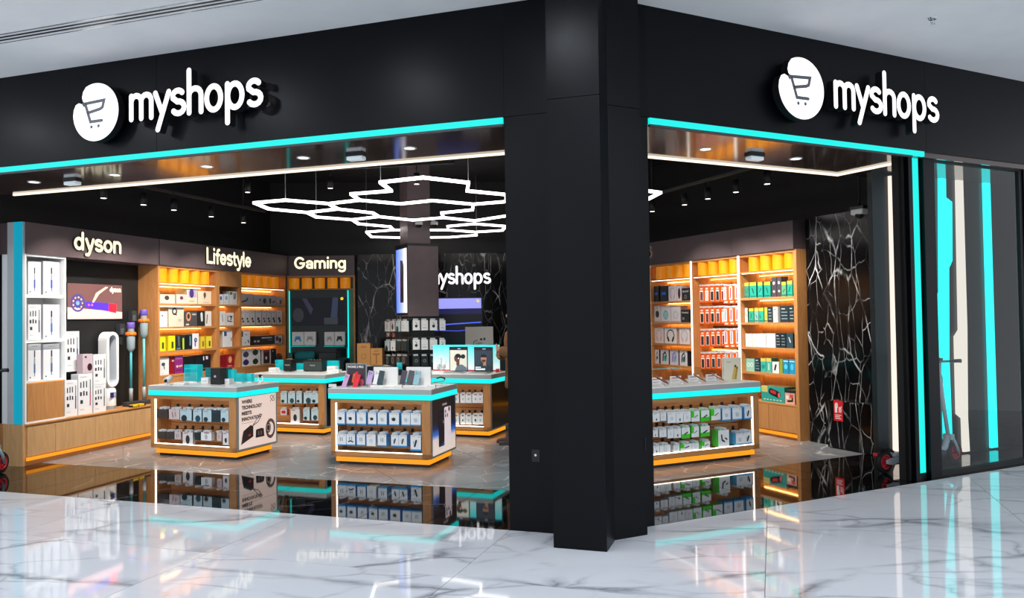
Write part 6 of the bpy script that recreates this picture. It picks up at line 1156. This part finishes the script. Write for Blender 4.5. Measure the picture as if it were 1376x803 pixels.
scooter('grey kick scooter with dark grips at the left edge of the picture', (p0[0]-.27, p0[1]-.86, 0), math.radians(86), '#8aa0a8', 1.03)

# ================================================================== PERSON (mostly behind the column)
def person():
    R0 = thing('person', 'person in a brown jacket and dark blue trousers partly hidden by the column', 'person', None, .05, 9.98, 0, math.radians(90))   # local -y faces picture left after the turn
    R0.rotation_euler = (0, 0, math.radians(-80))     # local -y -> towards picture left
    SK = mat('skin', '#b58468', .55)
    J = {'pel': (0, 0, .95, .13), 'sp': (0, .01, 1.12, .12), 'ch': (0, .01, 1.32, .14), 'nk': (0, .0, 1.47, .045), 'hb': (0, -.02, 1.55, .075), 'hm': (0, -.015, 1.63, .125), 'ht': (0, .0, 1.73, .085)}
    E_ = [('pel', 'sp'), ('sp', 'ch'), ('ch', 'nk'), ('nk', 'hb'), ('hb', 'hm'), ('hm', 'ht')]
    for s, q in (('l', 1), ('r', -1)):
        J.update({s+'hp': (q*.09, 0, .9, .085), s+'kn': (q*.1, -.01, .5, .058), s+'an': (q*.1, .02, .1, .034), s+'to': (q*.1, -.09, .035, .018), s+'sh': (q*.17, .01, 1.40, .062), s+'el': (q*.22, -.08, 1.13, .045), s+'wr': (q*.07, -.235, 1.15+.04*q, .03), s+'pm': (q*-.0, -.245, 1.16+.04*q, .028)})
        E_ += [('pel', s+'hp'), (s+'hp', s+'kn'), (s+'kn', s+'an'), (s+'an', s+'to'), ('ch', s+'sh'), (s+'sh', s+'el'), (s+'el', s+'wr'), (s+'wr', s+'pm')]
        for f in range(4): J[f'{s}f{f}'] = (q*-(.05-.004*f), -.245-.003*(f % 2), 1.195+.04*q-.02*f, .009); J[f'{s}g{f}'] = (q*-(.085-.005*f), -.23, 1.19+.04*q-.02*f, .008); E_ += [(s+'pm', f'{s}f{f}'), (f'{s}f{f}', f'{s}g{f}')]
        J[s+'t1'] = (q*-.02, -.255, 1.205+.04*q, .01); J[s+'t2'] = (q*-.045, -.255, 1.222+.04*q, .009); E_ += [(s+'pm', s+'t1'), (s+'t1', s+'t2')]
    def skin(name, keys, edges, mt, grow=0., parent=None, sub=2, root=None):
        ix = {k: i for i, k in enumerate(keys)}; me = bpy.data.meshes.new(name); me.from_pydata([J[k][:3] for k in keys], [(ix[a], ix[b]) for a, b in edges], []); me.materials.append(mt)
        o = bpy.data.objects.new(name, me); COL.objects.link(o); o.parent = parent
        md = o.modifiers.new('skin', 'SKIN'); md.use_smooth_shade = True
        for i, k in enumerate(keys): rr = J[k][3] + grow; me.skin_vertices[0].data[i].radius = (rr, rr*.85)
        me.skin_vertices[0].data[ix[root or keys[0]]].use_root = True
        sb = o.modifiers.new('sub', 'SUBSURF'); sb.levels = sb.render_levels = sub; return o
    skin('body', list(J), E_, SK, 0, R0, 2, 'pel')
    up = ['pel', 'sp', 'ch', 'lsh', 'lel', 'lwr', 'rsh', 'rel', 'rwr']
    J['pel'] = (0, 0, .95, .12)
    skin('jacket_sleeves', up, [('pel', 'sp'), ('sp', 'ch'), ('ch', 'lsh'), ('lsh', 'lel'), ('lel', 'lwr'), ('ch', 'rsh'), ('rsh', 'rel'), ('rel', 'rwr')], mat('brown_wool', '#7a5638', .85), .04, R0, 2, 'pel')
    jb = MB(); jb.lathe([(.165, .70), (.178, .71), (.18, .80), (.168, 1.0), (.172, 1.15), (.188, 1.30), (.17, 1.40), (.10, 1.455), (.075, 1.47)], mat('brown_wool', '#7a5638', .85), 0, .01, 24, sx=1.05, sy=.92); jb.build('jacket_body', R0)
    J['pel'] = (0, 0, .93, .085)
    for q in 'lr': J[q+'hp'] = (J[q+'hp'][0], 0, .82, .075)
    skin('trousers', ['pel', 'lhp', 'lkn', 'lan', 'rhp', 'rkn', 'ran'], [('pel', 'lhp'), ('lhp', 'lkn'), ('lkn', 'lan'), ('pel', 'rhp'), ('rhp', 'rkn'), ('rkn', 'ran')], mat('navy_denim', '#16283c', .8), .016, R0, 2, 'pel')
    for q in (-1, 1):
        m = MB(); prof = [(-.26, .02, .025), (-.245, .04, .045), (-.14, .048, .06), (-.03, .045, .085), (.05, .042, .10), (.075, .03, .09)]
        for a in range(len(prof)-1):
            (ya, wa, ha), (yb, wb, hb) = prof[a], prof[a+1]; cx = q*.1
            A = [(cx-wa, ya, .0), (cx+wa, ya, .0), (cx+wa*.8, ya, ha*.7), (cx+wa*.3, ya, ha), (cx-wa*.3, ya, ha), (cx-wa*.8, ya, ha*.7)]; B = [(cx-wb, yb, .0), (cx+wb, yb, .0), (cx+wb*.8, yb, hb*.7), (cx+wb*.3, yb, hb), (cx-wb*.3, yb, hb), (cx-wb*.8, yb, hb*.7)]
            for j in range(6): jj = (j+1) % 6; m.face([A[j], A[jj], B[jj], B[j]], hexmat('#2a1a18', .35))
            if a == 0: m.face(A[::-1], hexmat('#2a1a18', .35))
            if a == len(prof)-2: m.face(B, hexmat('#2a1a18', .35))
        m.build('shoe', R0)
    h = MB(); h.ball((0, .02, 1.67), (.088, .105, .10), hexmat('#1c1410', .6), 18, 10); h.build('hair', R0)
    f = MB(); f.ball((0, -.115, 1.615), (.014, .022, .022), SK, 10, 6); f.build('nose', R0)
    for q in (-1, 1):
        MB().ball((q*.033, -.098, 1.645), (.014, .008, .009), WHITE, 10, 6).ball((q*.033, -.105, 1.645), (.006, .004, .006), DARK, 8, 5).build('eye', R0); MB().ball((q*.088, .0, 1.62), (.012, .022, .032), SK, 10, 6).build('ear', R0)
    MB().ball((0, -.1, 1.575), (.026, .012, .008), hexmat('#8a4a44'), 10, 6).build('mouth', R0)
person()
